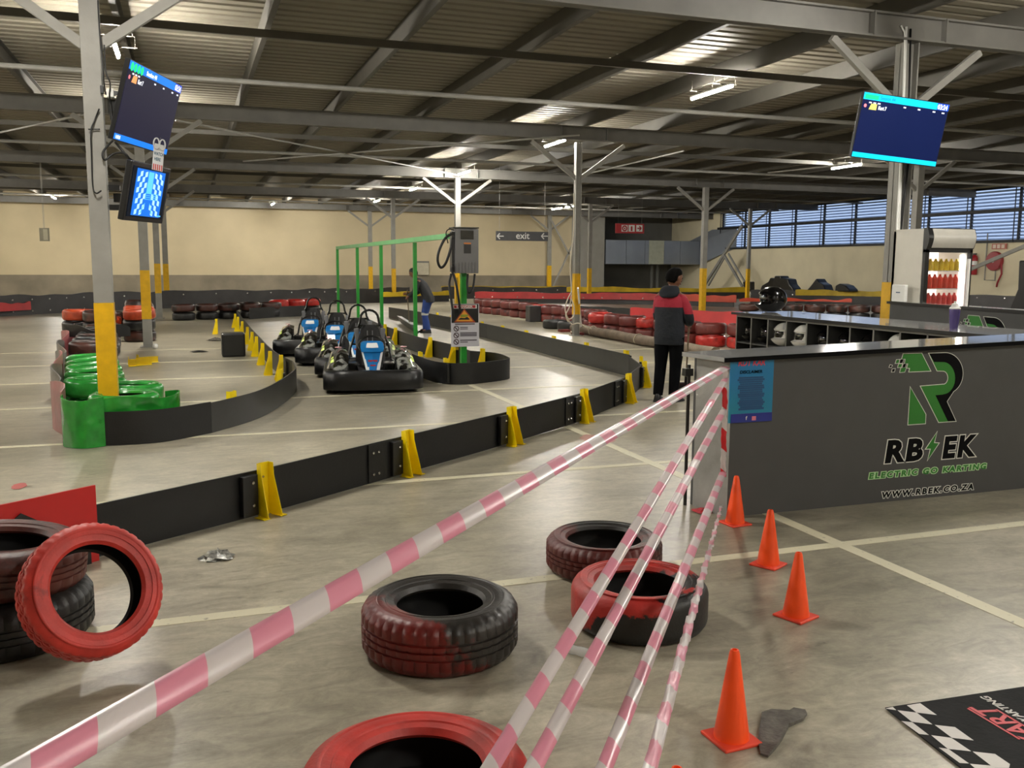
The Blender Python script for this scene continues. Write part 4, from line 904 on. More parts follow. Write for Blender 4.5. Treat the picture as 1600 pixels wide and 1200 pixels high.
def cab(pts, Y, r=.014, par=None, m=None, nm='cable'):
    P = []
    for i in range(len(pts)-1):
        p0,p1,p2,p3 = [pts[max(0,min(len(pts)-1,i+j))] for j in (-1,0,1,2)]
        for k in range(5):
            t = k/5; P.append(tuple(.5*((2*b)+(c-a)*t+(2*a-5*b+4*c-d)*t*t+(3*b-a-3*c+d)*t**3) for a,b,c,d in zip(p0,p1,p2,p3)))
    P.append(pts[-1]); return MB().tube([aty(a,b,Y+.02*math.sin(i*.4)) for i,(a,b) in enumerate(P)],r,7).build(nm, m or M_cable, par, smooth=True, world=True)
cab([(709,364),(696,372),(686,392),(684,408),(689,418),(697,410),(705,385),(707,372)],YC,.02,ch); cab([(705,428),(702,445),(706,475),(709,500)],YC,.018,ch); cab([(709,415),(706,422),(712,440),(717,470),(719,490)],YC,.018,ch)
cab([(731,428),(730,445),(733,458),(739,450),(742,428)],YC,.017,ch); cab([(710,360),(702,358),(697,364),(700,380)],YC,.008,ch)
# danger sign
sg = thing('danger_sign','danger high voltage warning sign fixed low on the green charger post','sign',(cp.x,cp.y-.06,.3)); YD = cp.y-.075
aq(MB(),705,475,748.5,541,YD,.012).build('board', mat('sign_white','#cfced6',.4,0,.03), sg, world=True); aq(MB(),705.5,475.5,747.5,504,YD-.003,.003).build('black_field', M_blk, sg, world=True)
aq(MB(),707,476.5,745,482,YD-.006,.003).build('white_field', M_white, sg, world=True); aq(MB(),709.5,477.3,743,481.2,YD-.008,.002).build('red_field', mat('danger_red','#a61c22',.4), sg, world=True)
wordY(sg,'DANGER',713.5,480.8,738.5,477.6,M_white,YD-.010,0,'lettering',.03)
def poly(mb,pts,Y,t=.002):
    q = [aty(a,b,Y) for a,b in pts]; n = len(q); mb.add(q+[p+Vector((0,t,0)) for p in q],[tuple(range(n)),tuple(range(n,2*n))[::-1]]+[(i,(i+1)%n,n+(i+1)%n,n+i) for i in range(n)]); return mb
poly(MB(),[(725.5,482.5),(743,503.5),(709.5,503.5)],YD-.006).build('triangle_border', mat('border_red','#a8442a',.4), sg, world=True); poly(MB(),[(725.5,485),(739.5,502),(712.5,502)],YD-.009).build('triangle', mat('warn_orange','#e8a02c',.4), sg, world=True)
k_ = MB(); poly(k_,[(716,499),(720,496.5),(726,497),(730,495),(734,498.5),(733,499.6),(716,499.6)],YD-.012); k_.build('pictogram', M_blk, sg, world=True); poly(MB(),[(720,491.5),(731,491.5),(732,493),(728,495.5),(719.5,495.5)],YD-.012).build('pictogram', mat('olive','#8f9a24',.5), sg, world=True)
k_ = MB()
for y_,n_ in ((511,1),(513.5,1),(519.5,2),(521.8,2),(524,2),(531,2),(534,1)): aq(k_,719,y_,745 if n_==2 else 731,y_+1,YD-.003,.003)
aq(k_,711,505.8,742,507,YD-.003,.003); k_.build('text_rows', mat('ink','#4a4450',.5), sg, world=True)
for y_ in (513.5,524,534.3):
    c_ = aty(713,y_,YD-.004); M = Matrix.Translation(c_)@Matrix.Rotation(PI/2,4,'X')
    mb = MB(); mb.tube([M@Vector((.038*math.cos(a*PI/10),.038*math.sin(a*PI/10),0)) for a in range(20)],.006,6,closed=True); mb.tube([M@Vector((-.027,.027,0)),M@Vector((.027,-.027,0))],.007,6); mb.build('prohibition_ring', mat('ring','#3a1a22',.5), sg, world=True)
# ================================================================== HELMET SHELF AND SECOND COUNTER
XS = 6.60; DY = [atx(x_,492,XS).y for x_ in (1152,1175,1201,1230,1262,1295,1330,1367,1409,1452,1499)]; DY += [DY[-1]-.37,DY[-1]-.74]
sh_ = thing('helmet_shelf','long dark pigeonhole shelf of helmets behind the front counter','shelf',(XS,DY[0],0)); M_shel = mat('shelf_grey','#3c3c3a',.5,0,.08,3); M_edge = mat('shelf_edge','#6d6b66',.5)
MB().box((XS+.40,(DY[0]+DY[-1])/2,.52),(.02,DY[0]-DY[-1],1.0)).build('back_panel', M_shel, sh_, world=True)
for z in (.03,.355,.685,1.015): MB().box((XS+.2,(DY[0]+DY[-1])/2,z),(.40,DY[0]-DY[-1]+.02,.018)).build('board', M_shel, sh_, world=True)
MB().box((XS+.42,(DY[0]+DY[-1])/2,1.05),(.92,DY[0]-DY[-1]+.12,.028)).build('worktop', M_top, sh_, world=True)
MB().box((XS-.045,(DY[0]+DY[-1])/2,1.05),(.01,DY[0]-DY[-1]+.13,.032)).build('edge_band', M_blk, sh_, world=True)
for y_ in DY: 
    o = MB().box((XS+.2,y_,.52),(.40,.018,1.0)).build('divider', M_shel, sh_, world=True); MB().box((XS-.003,y_,.52),(.006,.02,1.0)).build('divider_edge', M_edge, o, world=True)
MB().box((XS-.003,(DY[0]+DY[-1])/2,1.018),(.006,DY[0]-DY[-1],.02)).build('front_edge', M_edge, sh_, world=True)
def helmet(p, yaw, m, visor, label, s=1.0, group='helmets in the pigeonholes'):
    t = thing('helmet', label, 'helmet', p, yaw, group)
    mb = MB(); rg = []; n = 24      # faces local -y
    for k in range(19):
        ph = -PI/2*.86+ (PI/2*.86+PI/2)*k/18; z = .135+.135*math.sin(ph)*1.0
        R_ = max(.004,math.cos(ph)); q = []
        for j in range(n):
            a = 2*PI*j/n; fx = .125*R_*math.cos(a); fy = .155*R_*math.sin(a)
            f_ = max(0,-math.sin(a))**.6
            if z<.10: fy *= 1+.32*f_; fx *= 1+.10*f_
            elif z<.19: fy *= 1-.20*f_; fx *= 1-.10*f_
            else: fy *= 1+.04*f_
            q.append(Vector((fx,fy,z))*s)
        rg.append(q)
    mb.rings(rg); mb.build('shell', m, t, smooth=45)
    v = MB(); rg = []
    for z,k in ((.098,.86),(.12,.87),(.145,.88),(.17,.87),(.188,.85)):
        q = []
        for j in range(13):
            a = math.radians(200+140*j/12); q.append(Vector((.122*k*math.cos(a)*(1-(abs(z-.14)/.135)**2*.4),.150*k*math.sin(a)*(1-(abs(z-.14)/.135)**2*.4),z))*s)
        rg.append(q+[Vector((p_.x*.9,p_.y*.9,p_.z)) for p_ in q[::-1]])
    v.rings(rg); v.build('visor_opening', visor, t, smooth=45)
    for sx in (-1,1): MB().lathe([(0,0),(.02,0),(.02,.008),(0,.01)],12,M=Matrix.Translation(Vector((sx*.118,-.02,.15))*s)@Matrix.Rotation(sx*PI/2,4,'Y')).build('pivot', M_blk, t)
    return t
M_hw = mat('helmet_white','#dcdad4',.2,0,.04,4,coat=.7); M_hb = mat('helmet_black','#050506',.12,0,.05,4); M_vis = mat('visor_dark','#0a0a0b',.1,0,.05,4,coat=.5)
hn = ['black helmet in the leftmost upper pigeonhole','black helmet in the second upper pigeonhole from the left','white helmet with open visor in the third pigeonhole','white helmet with dark visor in the fourth pigeonhole','black helmet in the fifth pigeonhole','black helmet in the sixth pigeonhole','black helmet in the seventh pigeonhole','small white helmet in the eighth pigeonhole','black helmet in the ninth pigeonhole','black helmet in the tenth pigeonhole']
for k in range(10):
    y_ = (DY[k]+DY[k+1])/2; w = k in (2,3,7); inn = {2:.11,3:.12,7:.18}.get(k,.14)
    helmet((XS+inn+.0,y_-.02,.695),-PI/2+.15,M_hw if w else M_hb,M_vis,hn[k],.98 if not w else 1.08)
for k in (0,1,4): helmet((XS+.17,(DY[k]+DY[k+1])/2,.365),-PI/2+.15,M_hb,M_vis,['black helmet in the leftmost lower pigeonhole','black helmet in the second lower pigeonhole','','','black helmet in the fifth lower pigeonhole'][k],.93)
hp_ = at(1199,488,1.064); helmet((hp_.x+.10,hp_.y+.05,1.064),-PI/2-.30,M_hb,M_vis,'glossy black helmet standing on top of the shelf at its left end',1.22,'helmet on the shelf top')
# cup with a paper top
c_ = at(1490,514,1.064); cu = thing('drink_bottle','purple drink bottle with white crumpled top on the helmet shelf','bottle',c_)
MB().lathe([(0,0),(.035,0),(.037,.02),(.045,.10),(.05,.17),(.048,.19),(0,.19)],20).build('bottle_body', mat('purple_plastic','#4a3f72',.25,0,.1), cu, smooth=40)
MB().lathe([(.05,.19),(.052,.2),(.035,.215),(.03,.24),(.012,.245),(.012,.262),(0,.264)],12).build('cap', M_white, cu, smooth=40)
crumple('paper_scrap',at(1255,490,1.064),.03,.0,M_white,'small white paper on the helmet shelf top','paper',2); bpy.context.collection.objects[-1].location.z = 1.064
# second counter
A2 = Vector((8.36,9.38,0)); B2_ = Vector((7.80,5.75,0)); dz = 1.19; d2_ = (B2_-A2).normalized(); n2_ = Vector((-d2_.y,d2_.x,0)); n2_ = n2_ if n2_.x<0 else -n2_
c2 = thing('counter','second dark grey counter behind the shelf, with the same green logo','counter',A2)
MB().bar(A2+Vector((0,0,dz/2)),B2_+Vector((0,0,dz/2)),.03,dz).build('front_panel', M_grey, c2, world=True); MB().bar(A2-n2_*.06+Vector((0,0,dz+.014))-d2_*.03,B2_-n2_*.06+Vector((0,0,dz+.014)),.20,.028).build('worktop', M_top, c2, world=True)
MB().bar(A2+n2_*.043+Vector((0,0,dz+.012))-d2_*.03,B2_+n2_*.043+Vector((0,0,dz+.012)),.008,.032).build('edge_band', M_blk, c2, world=True); MB().bar(A2-n2_*.14+Vector((0,0,dz/2)),A2+Vector((0,0,dz/2)),.03,dz).build('end_panel', M_grey, c2, world=True)
_o = aty(1388,551,5.1)
# place logo: left edge at px 1497 on the panel
best=None
for u in range(0,400):
    P_ = A2+d2_*(u*.01)+n2_*.016; v_ = P_-Vector((0,0,CH)); v_=Vector((P_.x,P_.y,1.1-CH)); px_ = 800+F*v_.dot(_r)/v_.dot(_f)
    if best is None or abs(px_-1499)<best[0]: best=(abs(px_-1499),P_)
L0 = best[1]
fn = lambda p: Vector((L0.x,L0.y,0))+d2_*((p.x-_o.x)*1.12)+n2_*((5.1-p.y)*1.0)+Vector((0,0,1.135+(p.z-_o.z)*1.12))
fn.off = -n2_*.0008
logo(c2, fn)
# white router box, cables on the right column
rb_ = at(1407,469,1.21); rt = thing('router_box','small white box with cables on the second counter by the column','box',(8.335,9.22,1.218),math.radians(-80))
MB().box((0,0,.105),(.19,.06,.21)).build('casing', M_white, rt, bevel=.008); MB().box((0,-.0305,.115),(.06,.002,.012)).build('blue_mark', mat('label_blue','#27506e',.5), rt)
RC = GY[1]+.1-.13
def conduit(pts,r,m,label):
    tag(MB().tube([aty(a,b,RC) for a,b in pts],r,8).build('conduit', m, smooth=True),label,'cable','cables down the right column')
conduit([(1416,42),(1412,150),(1408,250),(1402,350),(1400,440)],.016,M_white,'white conduit running down the right column')
conduit([(1408,40),(1413,50),(1414,60),(1409,250),(1405,360),(1401,442)],.010,M_white,'thin white cable beside the conduit on the right column')
conduit([(1423,45),(1419,200),(1412,300),(1407,350),(1408,420),(1412,442)],.012,M_cable,'black cable down the right column to the white box')
conduit([(1421,240),(1411,330),(1404,400),(1406,430),(1408,442)],.010,M_cable,'second black cable looping to the white box')
# fridge
fy = 9.0; fx0 = 8.465; fx1 = 9.20; fz = 2.12
fr = thing('drinks_fridge','tall white drinks fridge with glass door, lit inside, behind the second counter','fridge',((fx0+fx1)/2,fy+.3,0)); fw = fx1-fx0; fm_ = (fx0+fx1)/2; M_fw = mat('fridge_white','#c9c5ba',.35,0,.03)
b = MB(); b.box((fx0+.02,fy+.27,1.05),(.04,.50,2.10)).box((fx1-.02,fy+.27,1.05),(.04,.50,2.08)).box((fm_,fy+.50,1.05),(fw,.04,2.08)).box((fm_,fy+.27,.12),(fw-.085,.48,.23)).box((fm_,fy+.27,1.98),(fw-.085,.48,.2)).box((fm_,fy+.27,2.105),(fw,.50,.012)); b.build('cabinet', M_fw, fr, world=True)
MB().rings([[Vector((x_,fy-.02-.035*math.sin(PI*k/6)-.02,1.87+.25*k/6)) for x_ in (fx0,fx1)]+[Vector((x_,fy+.02,1.87+.25*k/6)) for x_ in (fx1,fx0)] for k in range(7)]).build('header_box', M_blk, fr, world=True)
MB().rings([[Vector((x_,fy-.024-.035*math.sin(PI*k/6)-.022,1.88+.23*k/6)) for x_ in (fx0+.07,fx1-.01)]+[Vector((x_,fy,1.88+.23*k/6)) for x_ in (fx1-.01,fx0+.07)] for k in range(7)]).build('header_panel', mat('header_grey','#a8a59d',.3), fr, world=True, smooth=40)
dr = MB().box((fx0+.03,fy-.01,1.05),(.06,.04,1.62)).box((fx1-.02,fy-.01,1.05),(.04,.04,1.62)).box((fm_,fy-.01,1.85),(fw,.04,.05)).box((fm_,fy-.01,.25),(fw,.04,.06)).build('door_frame', M_blk, fr, world=True)
MB().box((fm_+.01,fy-.01,1.05),(fw-.1,.008,1.56)).build('door_glass', mat('fridge_glass','#ffffff',.03,0,0,1,trans=1.0), dr, world=True)
MB().box((fx1-.07,fy-.05,1.1),(.025,.03,1.3)).build('door_handle', M_white, dr, world=True)
M_glow = mat('fridge_glow','#fff0e6',.5,emis=.38,var=.0)
MB().box((fm_,fy+.475,1.05),(fw-.1,.006,1.6)).build('lit_back', M_glow, fr, world=True); MB().box((fx1-.06,fy+.08,1.1),(.03,.03,1.4)).build('inner_lamp', mat('fridge_lamp','#ffffff',.5,emis=2.2,var=0), fr, world=True)
for z in (.80,1.17,1.38,1.60): MB().box((fm_,fy+.25,z),(fw-.09,.4,.012)).build('shelf', M_white, fr, world=True)
pal = {1.60:('#e8c93a',.15,'yellow capped bottle on the top fridge shelf'),1.38:('#d8412f',.18,'red drink bottle on the middle fridge shelf'),1.17:('#c93a3a',.16,'red can on the lower fridge shelf'),.80:('#7a2222',.2,'dark red bottle on the bottom fridge shelf')}
for z,(cl,h_,lb) in pal.items():
    m_ = mat('drink_'+cl[1:],cl,.2,0,.1,9); cap = mat('drink_cap_'+cl[1:],{'#d8412f':'#5a4aa8'}.get(cl,'#e8e4da'),.3)
    for k in range(7):
        lb = pal[z][2]+', '+ORD[k]+' from the left'
        o = MB().lathe([(0,.006),(.034,.006),(.036,.03),(.036,h_*.7),(.016,h_*.88),(.014,h_),(0,h_)],10,c=(fx0+.12+k*(fw-.24)/6,fy+.10,z)).build('drink_bottle', m_, smooth=40); tag(o,lb,'bottle','drinks in the fridge')
# black chair back behind the counter end
p = at(1131,550,.93); cb = thing('office_chair','black curved chair back with pale rim peeking over the left end of the counter','chair',(3.75,5.95,0)); p = Vector((3.78,6.02,0))
p = aty(1132,545,6.15)
rg = []
for k in range(7):
    z = .55+.45*k/6; w = .13*math.sin(math.radians(35+110*k/8)); rg.append([Vector((p.x+w*math.sin(a)*1.0,p.y+.05*math.cos(a),z)) for a in [PI*2*j/14 for j in range(14)]])
MB().rings(rg).build('backrest', M_blk, cb, world=True, smooth=40); MB().tube([(p.x,p.y,.05),(p.x,p.y,.6)],.02,8).build('stem', M_blk, cb, world=True)
for k in range(5): MB().tube([(p.x,p.y,.07),(p.x+.22*math.cos(k*1.257),p.y+.22*math.sin(k*1.257),.03)],.018,6).build('leg', M_blk, cb, world=True)
# ================================================================== SCREENS
def scr(name, col, e=.55): return mat(name, col, .5, emis=e*.62, var=0, spec=.08)
S_bg = scr('screen_dark_blue','#0c163c',.30); S_bg2 = scr('screen_black_violet','#16142c',.30); S_cy = scr('screen_cyan','#10b4ee',.42); S_bl = scr('screen_blue','#0f6fe8',.42); S_gn = scr('screen_green','#18cf7a',.42)
S_wh = scr('screen_white','#f0f4ff',.42); S_yl = scr('screen_yellow','#e8d060',.42); S_or = scr('screen_orange','#e8925a',.42); S_rd = scr('screen_red','#e0707a',.42); S_db = scr('screen_deep_blue','#1744c8',.42)
def screen(t, M, w, h, bg, bar, left_text, mats):
    def r(mb,u0,v0,u1,v1,z=.003): # u,v in 0..1 from top left
        mb.box(((u0+u1)/2*w-w/2,h/2-(v0+v1)/2*h,z),((u1-u0)*w,(v1-v0)*h,.001),0,M); return mb
    MB().box((0,0,-.022),(w+.02,h+.02,.042),0,M).build('casing', M_blk, t, world=True, bevel=.004)
    MB().box((0,0,.0005),(w,h,.003),0,M).build('screen_panel', bg, t, world=True)
    a = MB(); r(a,0,0,1,.105); r(a,0,.925,1,1); a.build('screen_bars', bar, t, world=True)
    g = MB()
    if mats=='R': r(g,.015,.025,.17,.095,.0042)
    else:
        for k in range(4):
            M2 = M@Matrix.Translation((-.455*w+k*.058*w,.435*h,.0045)); g.lathe([(0,0),(.025*w,0)],12,M=M2@Matrix.Diagonal((1,1.3,1,1)))
    g.build('flag_marks', S_gn, t, world=True)
    b = MB(); r(b,.86,.0,1,.105,.0045); b.build('clock_field', S_db, t, world=True)
    x = MB()
    def tx(s_,u,v,hh,sx=1.0): text_mb(x,s_,hh*h*1.3,M@Matrix.Translation((u*w-w/2,h/2-v*h,.0055)),0,.002,0,.0005,'LEFT',sx)
    if mats!='R': tx('Session 44',.30,.085,.06)
    tx('03:24',.865,.092,.085,.85); tx('Kart 7',.185,.235,.06,.8); 
    for u in (.07,.12,.17,.47,.64,.82,.93): r(x,u,.135,u+.03,.155,.0048)
    if mats!='R': tx('1:03:3',.02,.985,.045)
    x.build('screen_text', S_wh, t, world=True)
    y = MB(); q_ = [M@Vector((a*w-w/2,h/2-b_*h,.0045)) for a,b_ in ((.10,.16),(.165,.16),(.165,.25),(.08,.25))]; y.add(q_,[(0,1,2,3)]); y.build('kart_number', S_yl if mats=='R' else S_or, t, world=True)
    d = MB(); d.lathe([(0,0),(.016*w,0)],14,M=M@Matrix.Translation((.035*w-w/2,h/2-.20*h,.0045))); d.build('red_dot', S_rd, t, world=True)
    if mats=='R':
        z_ = MB(); text_mb(z_,'Session 44',.065*h*1.2,M@Matrix.Translation((.19*w-w/2,h/2-.08*h,.0055)),0,.001,0,.0005,'LEFT',.9); z_.build('heading_text', S_bl, t, world=True)
tv = thing('television','large screen on the right column showing the race timing, cyan bars','television',(8.126,9.127,3.271))
MR = face_M((8.126,9.127,3.271),0,.168,-.055); screen(tv,MR,1.27,.73,S_bg,S_cy,'','R')
MB().box((8.33,9.36,3.35),(.10,.36,.20)).box((8.33,9.24,3.25),(.4,.05,.3)).build('wall_bracket', M_blk, tv, world=True)
tl = thing('television','upper screen on the left column showing the race timing, blue bars','television',(-.282,9.487,3.06))
ML = face_M((-.282,9.487,3.06),1.22,.274,0); screen(tl,ML,1.2,.69,S_bg2,S_bl,'','L')
MB().bar((-.62,9.54,3.05),(-.36,9.50,3.05),.10,.18).build('wall_bracket', M_blk, tl, world=True)
t2 = thing('television','smaller lower screen on the left column showing a blue chequered lane','television',(-.322,9.393,2.29))
M2 = face_M((-.322,9.393,2.29),1.14,.215,0); MB().box((0,0,-.03),(.76,.54,.055),0,M2).build('casing', M_blk, t2, world=True, bevel=.008)
MB().box((0,0,.0),(.68,.46,.004),0,M2).build('screen_panel', scr('lane_black','#07101e',.2), t2, world=True)
b = MB(); b.box((.0,-.0,.003),(.54,.43,.001),0,M2); b.build('blue_glow_field', scr('lane_blue','#1663c8',.42), t2, world=True)
c = MB()
for k in range(8):
    for sx in (-1,1):
        for j in range(4):
            if (j+k)%2: continue
            u0_ = sx*(.07+.045*j-.004*k); v0_ = .20-.05*k
            c.add([M2@Vector(p) for p in ((u0_,v0_,.0045),(u0_+sx*.045,v0_-.012,.0045),(u0_+sx*.045,v0_-.058,.0045),(u0_,v0_-.048,.0045))],[(0,1,2,3)])
c.build('chequers', scr('lane_pale','#9fd0f4',.42), t2, world=True)
c = MB()
for k in range(4): c.box((.06,-.0-.018*k,.005),(.26,.006,.001),0,M2)
c.add([M2@Vector(p) for p in ((-.05,-.09,.005),(-.04,-.09,.005),(-.10,-.19,.005),(-.12,-.19,.005))],[(0,1,2,3)]).add([M2@Vector(p) for p in ((.04,-.09,.005),(.05,-.09,.005),(.12,-.19,.005),(.10,-.19,.005))],[(0,1,2,3)])
c.box((-.0,.10,.0046),(.10,.2,.001),0,M2).box((.26,-.20,.005),(.07,.012,.001),0,M2).build('lane_lines', scr('lane_cyan','#55b4ff',.42), t2, world=True)
MB().bar((-.62,9.54,2.25),(-.40,9.44,2.25),.06,.08).box((-.62,9.5,2.16),(.10,.08,.05)).box((-.62,9.5,2.34),(.10,.08,.05)).build('wall_bracket', M_blk, t2, world=True)
# watch-here tag hanging between the two screens
wh = thing('hanging_sign','small grey paper sign reading watch here hung between the two left screens','sign',(0,0,0)); c0_ = dep(247,249,8.55); wh.location = c0_
MW = face_M(c0_,.55,0,-.14)
MB().box((0,0,0),(.105,.21,.004),0,MW).build('paper', mat('paper_grey','#b4b4b4',.6), wh, world=True)
mb = MB(); mb.tube([MW@Vector((-.03+.028*math.cos(a*PI/8),.14+.05*math.sin(a*PI/8),0)) for a in range(16)],.007,6,closed=True); mb.tube([MW@Vector((.03+.028*math.cos(a*PI/8),.14+.05*math.sin(a*PI/8),0)) for a in range(16)],.007,6,closed=True); mb.box((0,.11,0),(.09,.06,.004),0,MW); mb.build('paper_top', mat('paper_grey2','#a4a4a2',.6), wh, world=True)
mb = MB(); text_mb(mb,'WATCH',.042,MW@Matrix.Translation((-.048,.035,.003)),0,.001,0,.001,'LEFT',.62); text_mb(mb,'HERE',.042,MW@Matrix.Translation((-.040,-.015,.003)),0,.001,0,.001,'LEFT',.65); mb.build('lettering', mat('teal_ink','#1d4a5a',.5), wh, world=True)
mb = MB()
for k in range(5): mb.box((-.04+.02*k,-.075,.003),(.011,.055,.001),0,MW)
mb.build('red_stripes', mat('red_ink','#a63a34',.5), wh, world=True)
MB().tube([MW@Vector((0,.19,0)),dep(252,215,8.55)],.003,5).build('string', M_cable, wh, world=True)
# junction box, lamp head and cables on the left column
YL = 9.42
jb = thing('junction_box','white cable junction boxes and plugs on the left column beside the big screen','box',aty(168,145,YL))
aq(MB(),166,138,178,152,YL,.08).build('grey_box', M_white, jb, world=True, bevel=.006); aq(MB(),156,133,162,146,YL,.06).build('plug', M_blk, jb, world=True, bevel=.004); aq(MB(),178,142,184,149,YL,.05).build('black_plug', M_blk, jb, world=True)
def lcab(pts,r,label,Y=YL): tag(cab(pts,Y,r,None,M_cable,'cable'),label,'cable','cables on the left column')
lcab([(153,0),(155,40),(160,90),(163,135),(166,148)],.007,'black cable down the left column to the junction box'); lcab([(163,70),(165,110),(172,130),(171,150),(174,170),(176,215)],.007,'black cable hanging beside the big screen')
lcab([(155,170),(148,188),(142,205),(143,240),(145,290),(150,302),(158,298)],.007,'black cable looping down the face of the left column'); lcab([(176,220),(168,228),(160,240),(164,250),(178,240),(195,240),(203,250)],.010,'thick black cable loop between the two left screens')
lcab([(180,222),(190,234),(200,246),(208,252)],.012,'bundle of black cables running to the lower left screen'); lcab([(138,202),(156,202)],.006,'black cable tie round the left column')
# paper notice fixed to the side of the left column
MB().box((-.63,9.6,1.0),(.012,.22,.72),0,Matrix.Rotation(0,4,'X')).build('notice_board', mat('notice_paper','#b9a9a0',.6,0,.1,12,0,40,0,'#8e3a34',.62,.02)); tag(bpy.context.collection.objects[-1],'narrow paper notice seen edge on, fixed to the right side of the left column','sign')
bpy.context.collection.objects[-1].location = (aty(174,480,9.6).x+.63,0,0)
# ================================================================== SIGNS
def hang(t, x0, x1, y, z0, z1, m, ztop=5.0):
    MB().box(((x0+x1)/2,y,(z0+z1)/2),(x1-x0,.05,z1-z0)).build('board', m, t, world=True, bevel=.004)
    for x in (x0+.12,x1-.12): MB().tube([(x,y,z1),(x,y,ztop)],.006,5).build('wire', M_steel, t, world=True)
a = aty(775,361,30); b = aty(856,377,30)
ex_ = thing('exit_sign','dark hanging sign reading exit between two left arrows, before the cream wall','sign',((a.x+b.x)/2,30,b.z)); hang(ex_,a.x,b.x,30,b.z,a.z,mat('sign_dark','#38383a',.5))
M_sl = mat('sign_letter','#b8b8b4',.5); wordY(ex_,'exit',806,373,827,363,M_sl,29.965,0,'lettering',.01)
mb = MB()
for xc in (782,851):
    p,q = aty(xc-5,369,29.96),aty(xc+5,369,29.96); mb.bar(p,q,.01,.035); mb.bar(p,aty(xc-1,364.5,29.96),.01,.035); mb.bar(p,aty(xc-1,373.5,29.96),.01,.035)
mb.build('arrows', M_sl, ex_, world=True)
a = aty(962,349,37); b = aty(1006,365,37); rs = thing('fire_sign','red hanging sign with three white pictogram squares before the dark recess','sign',((a.x+b.x)/2,37,b.z)); hang(rs,a.x,b.x,37,b.z,a.z,mat('sign_red','#a8252a',.5))
for i_,xc in enumerate((976,987,999)):
    o = aq(MB(),xc-4.6,351.5,xc+4.6,362,36.96,.01).build('white_square', M_white, rs, world=True)
    k_ = MB()
    if i_==0: 
        c_ = aty(xc,356.8,36.95); k_.lathe([(.07,0),(.13,0)],16,M=Matrix.Translation(c_)@Matrix.Rotation(PI/2,4,'X')).lathe([(0,0),(.04,0)],10,M=Matrix.Translation(c_)@Matrix.Rotation(PI/2,4,'X'))
    elif i_==1: aq(k_,xc-1.2,353.5,xc+1.2,361,36.95,.005)
    else:
        p,q = aty(xc-3,356.8,36.95),aty(xc+3,356.8,36.95); k_.bar(p,q,.01,.05).bar(q,aty(xc,353.6,36.95),.01,.05).bar(q,aty(xc,360,36.95),.01,.05)
    k_.build('pictogram', mat('sign_red','#a8252a',.5), rs, world=True)
a = aty(61,356,30); b = aty(78,377,30); ss = thing('hanging_sign','small grey square sign hanging on wires before the far left wall','sign',((a.x+b.x)/2,30,b.z)); hang(ss,a.x,b.x,30,b.z,a.z,mat('sign_beige','#8f8a78',.6)); aq(MB(),67,358,75,375,29.96,.01).build('pale_mark', mat('pale_mark','#b5b09a',.6), ss, world=True)
a = aty(650,408,49.8); b = aty(671,430,49.8); nb_ = thing('notice_board','pale framed board on the cream wall behind the bending worker','sign',((a.x+b.x)/2,49.85,b.z))
MB().box(((a.x+b.x)/2,49.93,(a.z+b.z)/2),(b.x-a.x,.1,a.z-b.z)).build('frame', M_dark, nb_, world=True); aq(MB(),651,410.5,670,429.5,49.86,.02).build('paper', mat('board_paper','#b5ae98',.6), nb_, world=True)
# right wall: extinguisher, hose reel, signs, braces
XW = XR-.12
p = atx(1522,422,XW); fe = thing('fire_extinguisher','red fire extinguisher on the right wall beside the fridge','fire extinguisher',(XW,p.y,p.z-.25)); M_fr = mat('extinguisher_red','#a3242c',.3)
s_ = 1.15; MB().lathe([(0,-.36*s_),(.10*s_,-.35*s_),(.11*s_,-.3*s_),(.11*s_,.22*s_),(.07*s_,.31*s_),(.03*s_,.34*s_),(0,.36*s_)],18,c=(XW-.02,p.y,p.z+.22)).build('cylinder', M_fr, fe, world=True, smooth=40)
MB().box((XW-.02,p.y,p.z+.22+.42),(.06,.14,.06)).tube([(XW-.02,p.y+.03,p.z+.62),(XW-.08,p.y+.16,p.z+.5),(XW-.08,p.y+.17,p.z+.1)],.02,7).build('valve_and_hose', M_blk, fe, world=True); MB().lathe([(.112*s_,0),(.112*s_,.16)],18,c=(XW-.02,p.y,p.z+.2)).build('label', M_white, fe, world=True)
p = atx(1554,408,XR-.09); hr = thing('hose_reel','dark red fire hose reel on the right wall, right of the extinguisher','hose reel',(XW,p.y,p.z-.4)); Mh = Matrix.Translation(p)@Matrix.Rotation(-PI/2,4,'Y')
MB().lathe([(0,-.08),(.36,-.08),(.38,-.05),(.38,.05),(.36,.08),(.12,.09),(0,.09)],28,M=Mh).build('drum', mat('reel_red','#8c1f29',.35), hr, world=True, smooth=40); MB().lathe([(0,.09),(.07,.10),(.05,.14),(0,.15)],14,M=Mh).build('hub', M_white, hr, world=True)
MB().tube([p+Vector((-.02,-.35,-.1)),p+Vector((-.05,-.42,-.5)),p+Vector((-.05,-.25,-.85)),p+Vector((-.02,-.2,-1.0))],.035,8).build('hose', mat('reel_red','#8c1f29',.35), hr, world=True)
MB().tube([p+Vector((.03,.45,1.1)),p+Vector((.03,.45,-.75)),p+Vector((.03,-.05,-.75)),p+Vector((.03,-.05,-.3))],.025,7).build('pipe', M_steel, hr, world=True)
a = atx(1549,381,XW); b = atx(1571,389,XW); sb = thing('fire_sign','small faded red and white sign above the hose reel','sign',(XW,a.y,b.z)); MB().box((XW+.05,(a.y+b.y)/2,(a.z+b.z)/2),(.04,abs(a.y-b.y),a.z-b.z)).build('board', mat('faded_red','#b0675a',.6), sb, world=True)
for k in range(3): MB().box((XW+.02,a.y+(b.y-a.y)*(.2+.3*k),(a.z+b.z)/2),(.03,abs(a.y-b.y)*.2,(a.z-b.z)*.7)).build('white_square', mat('faded_white','#d8c8b8',.6), sb, world=True)
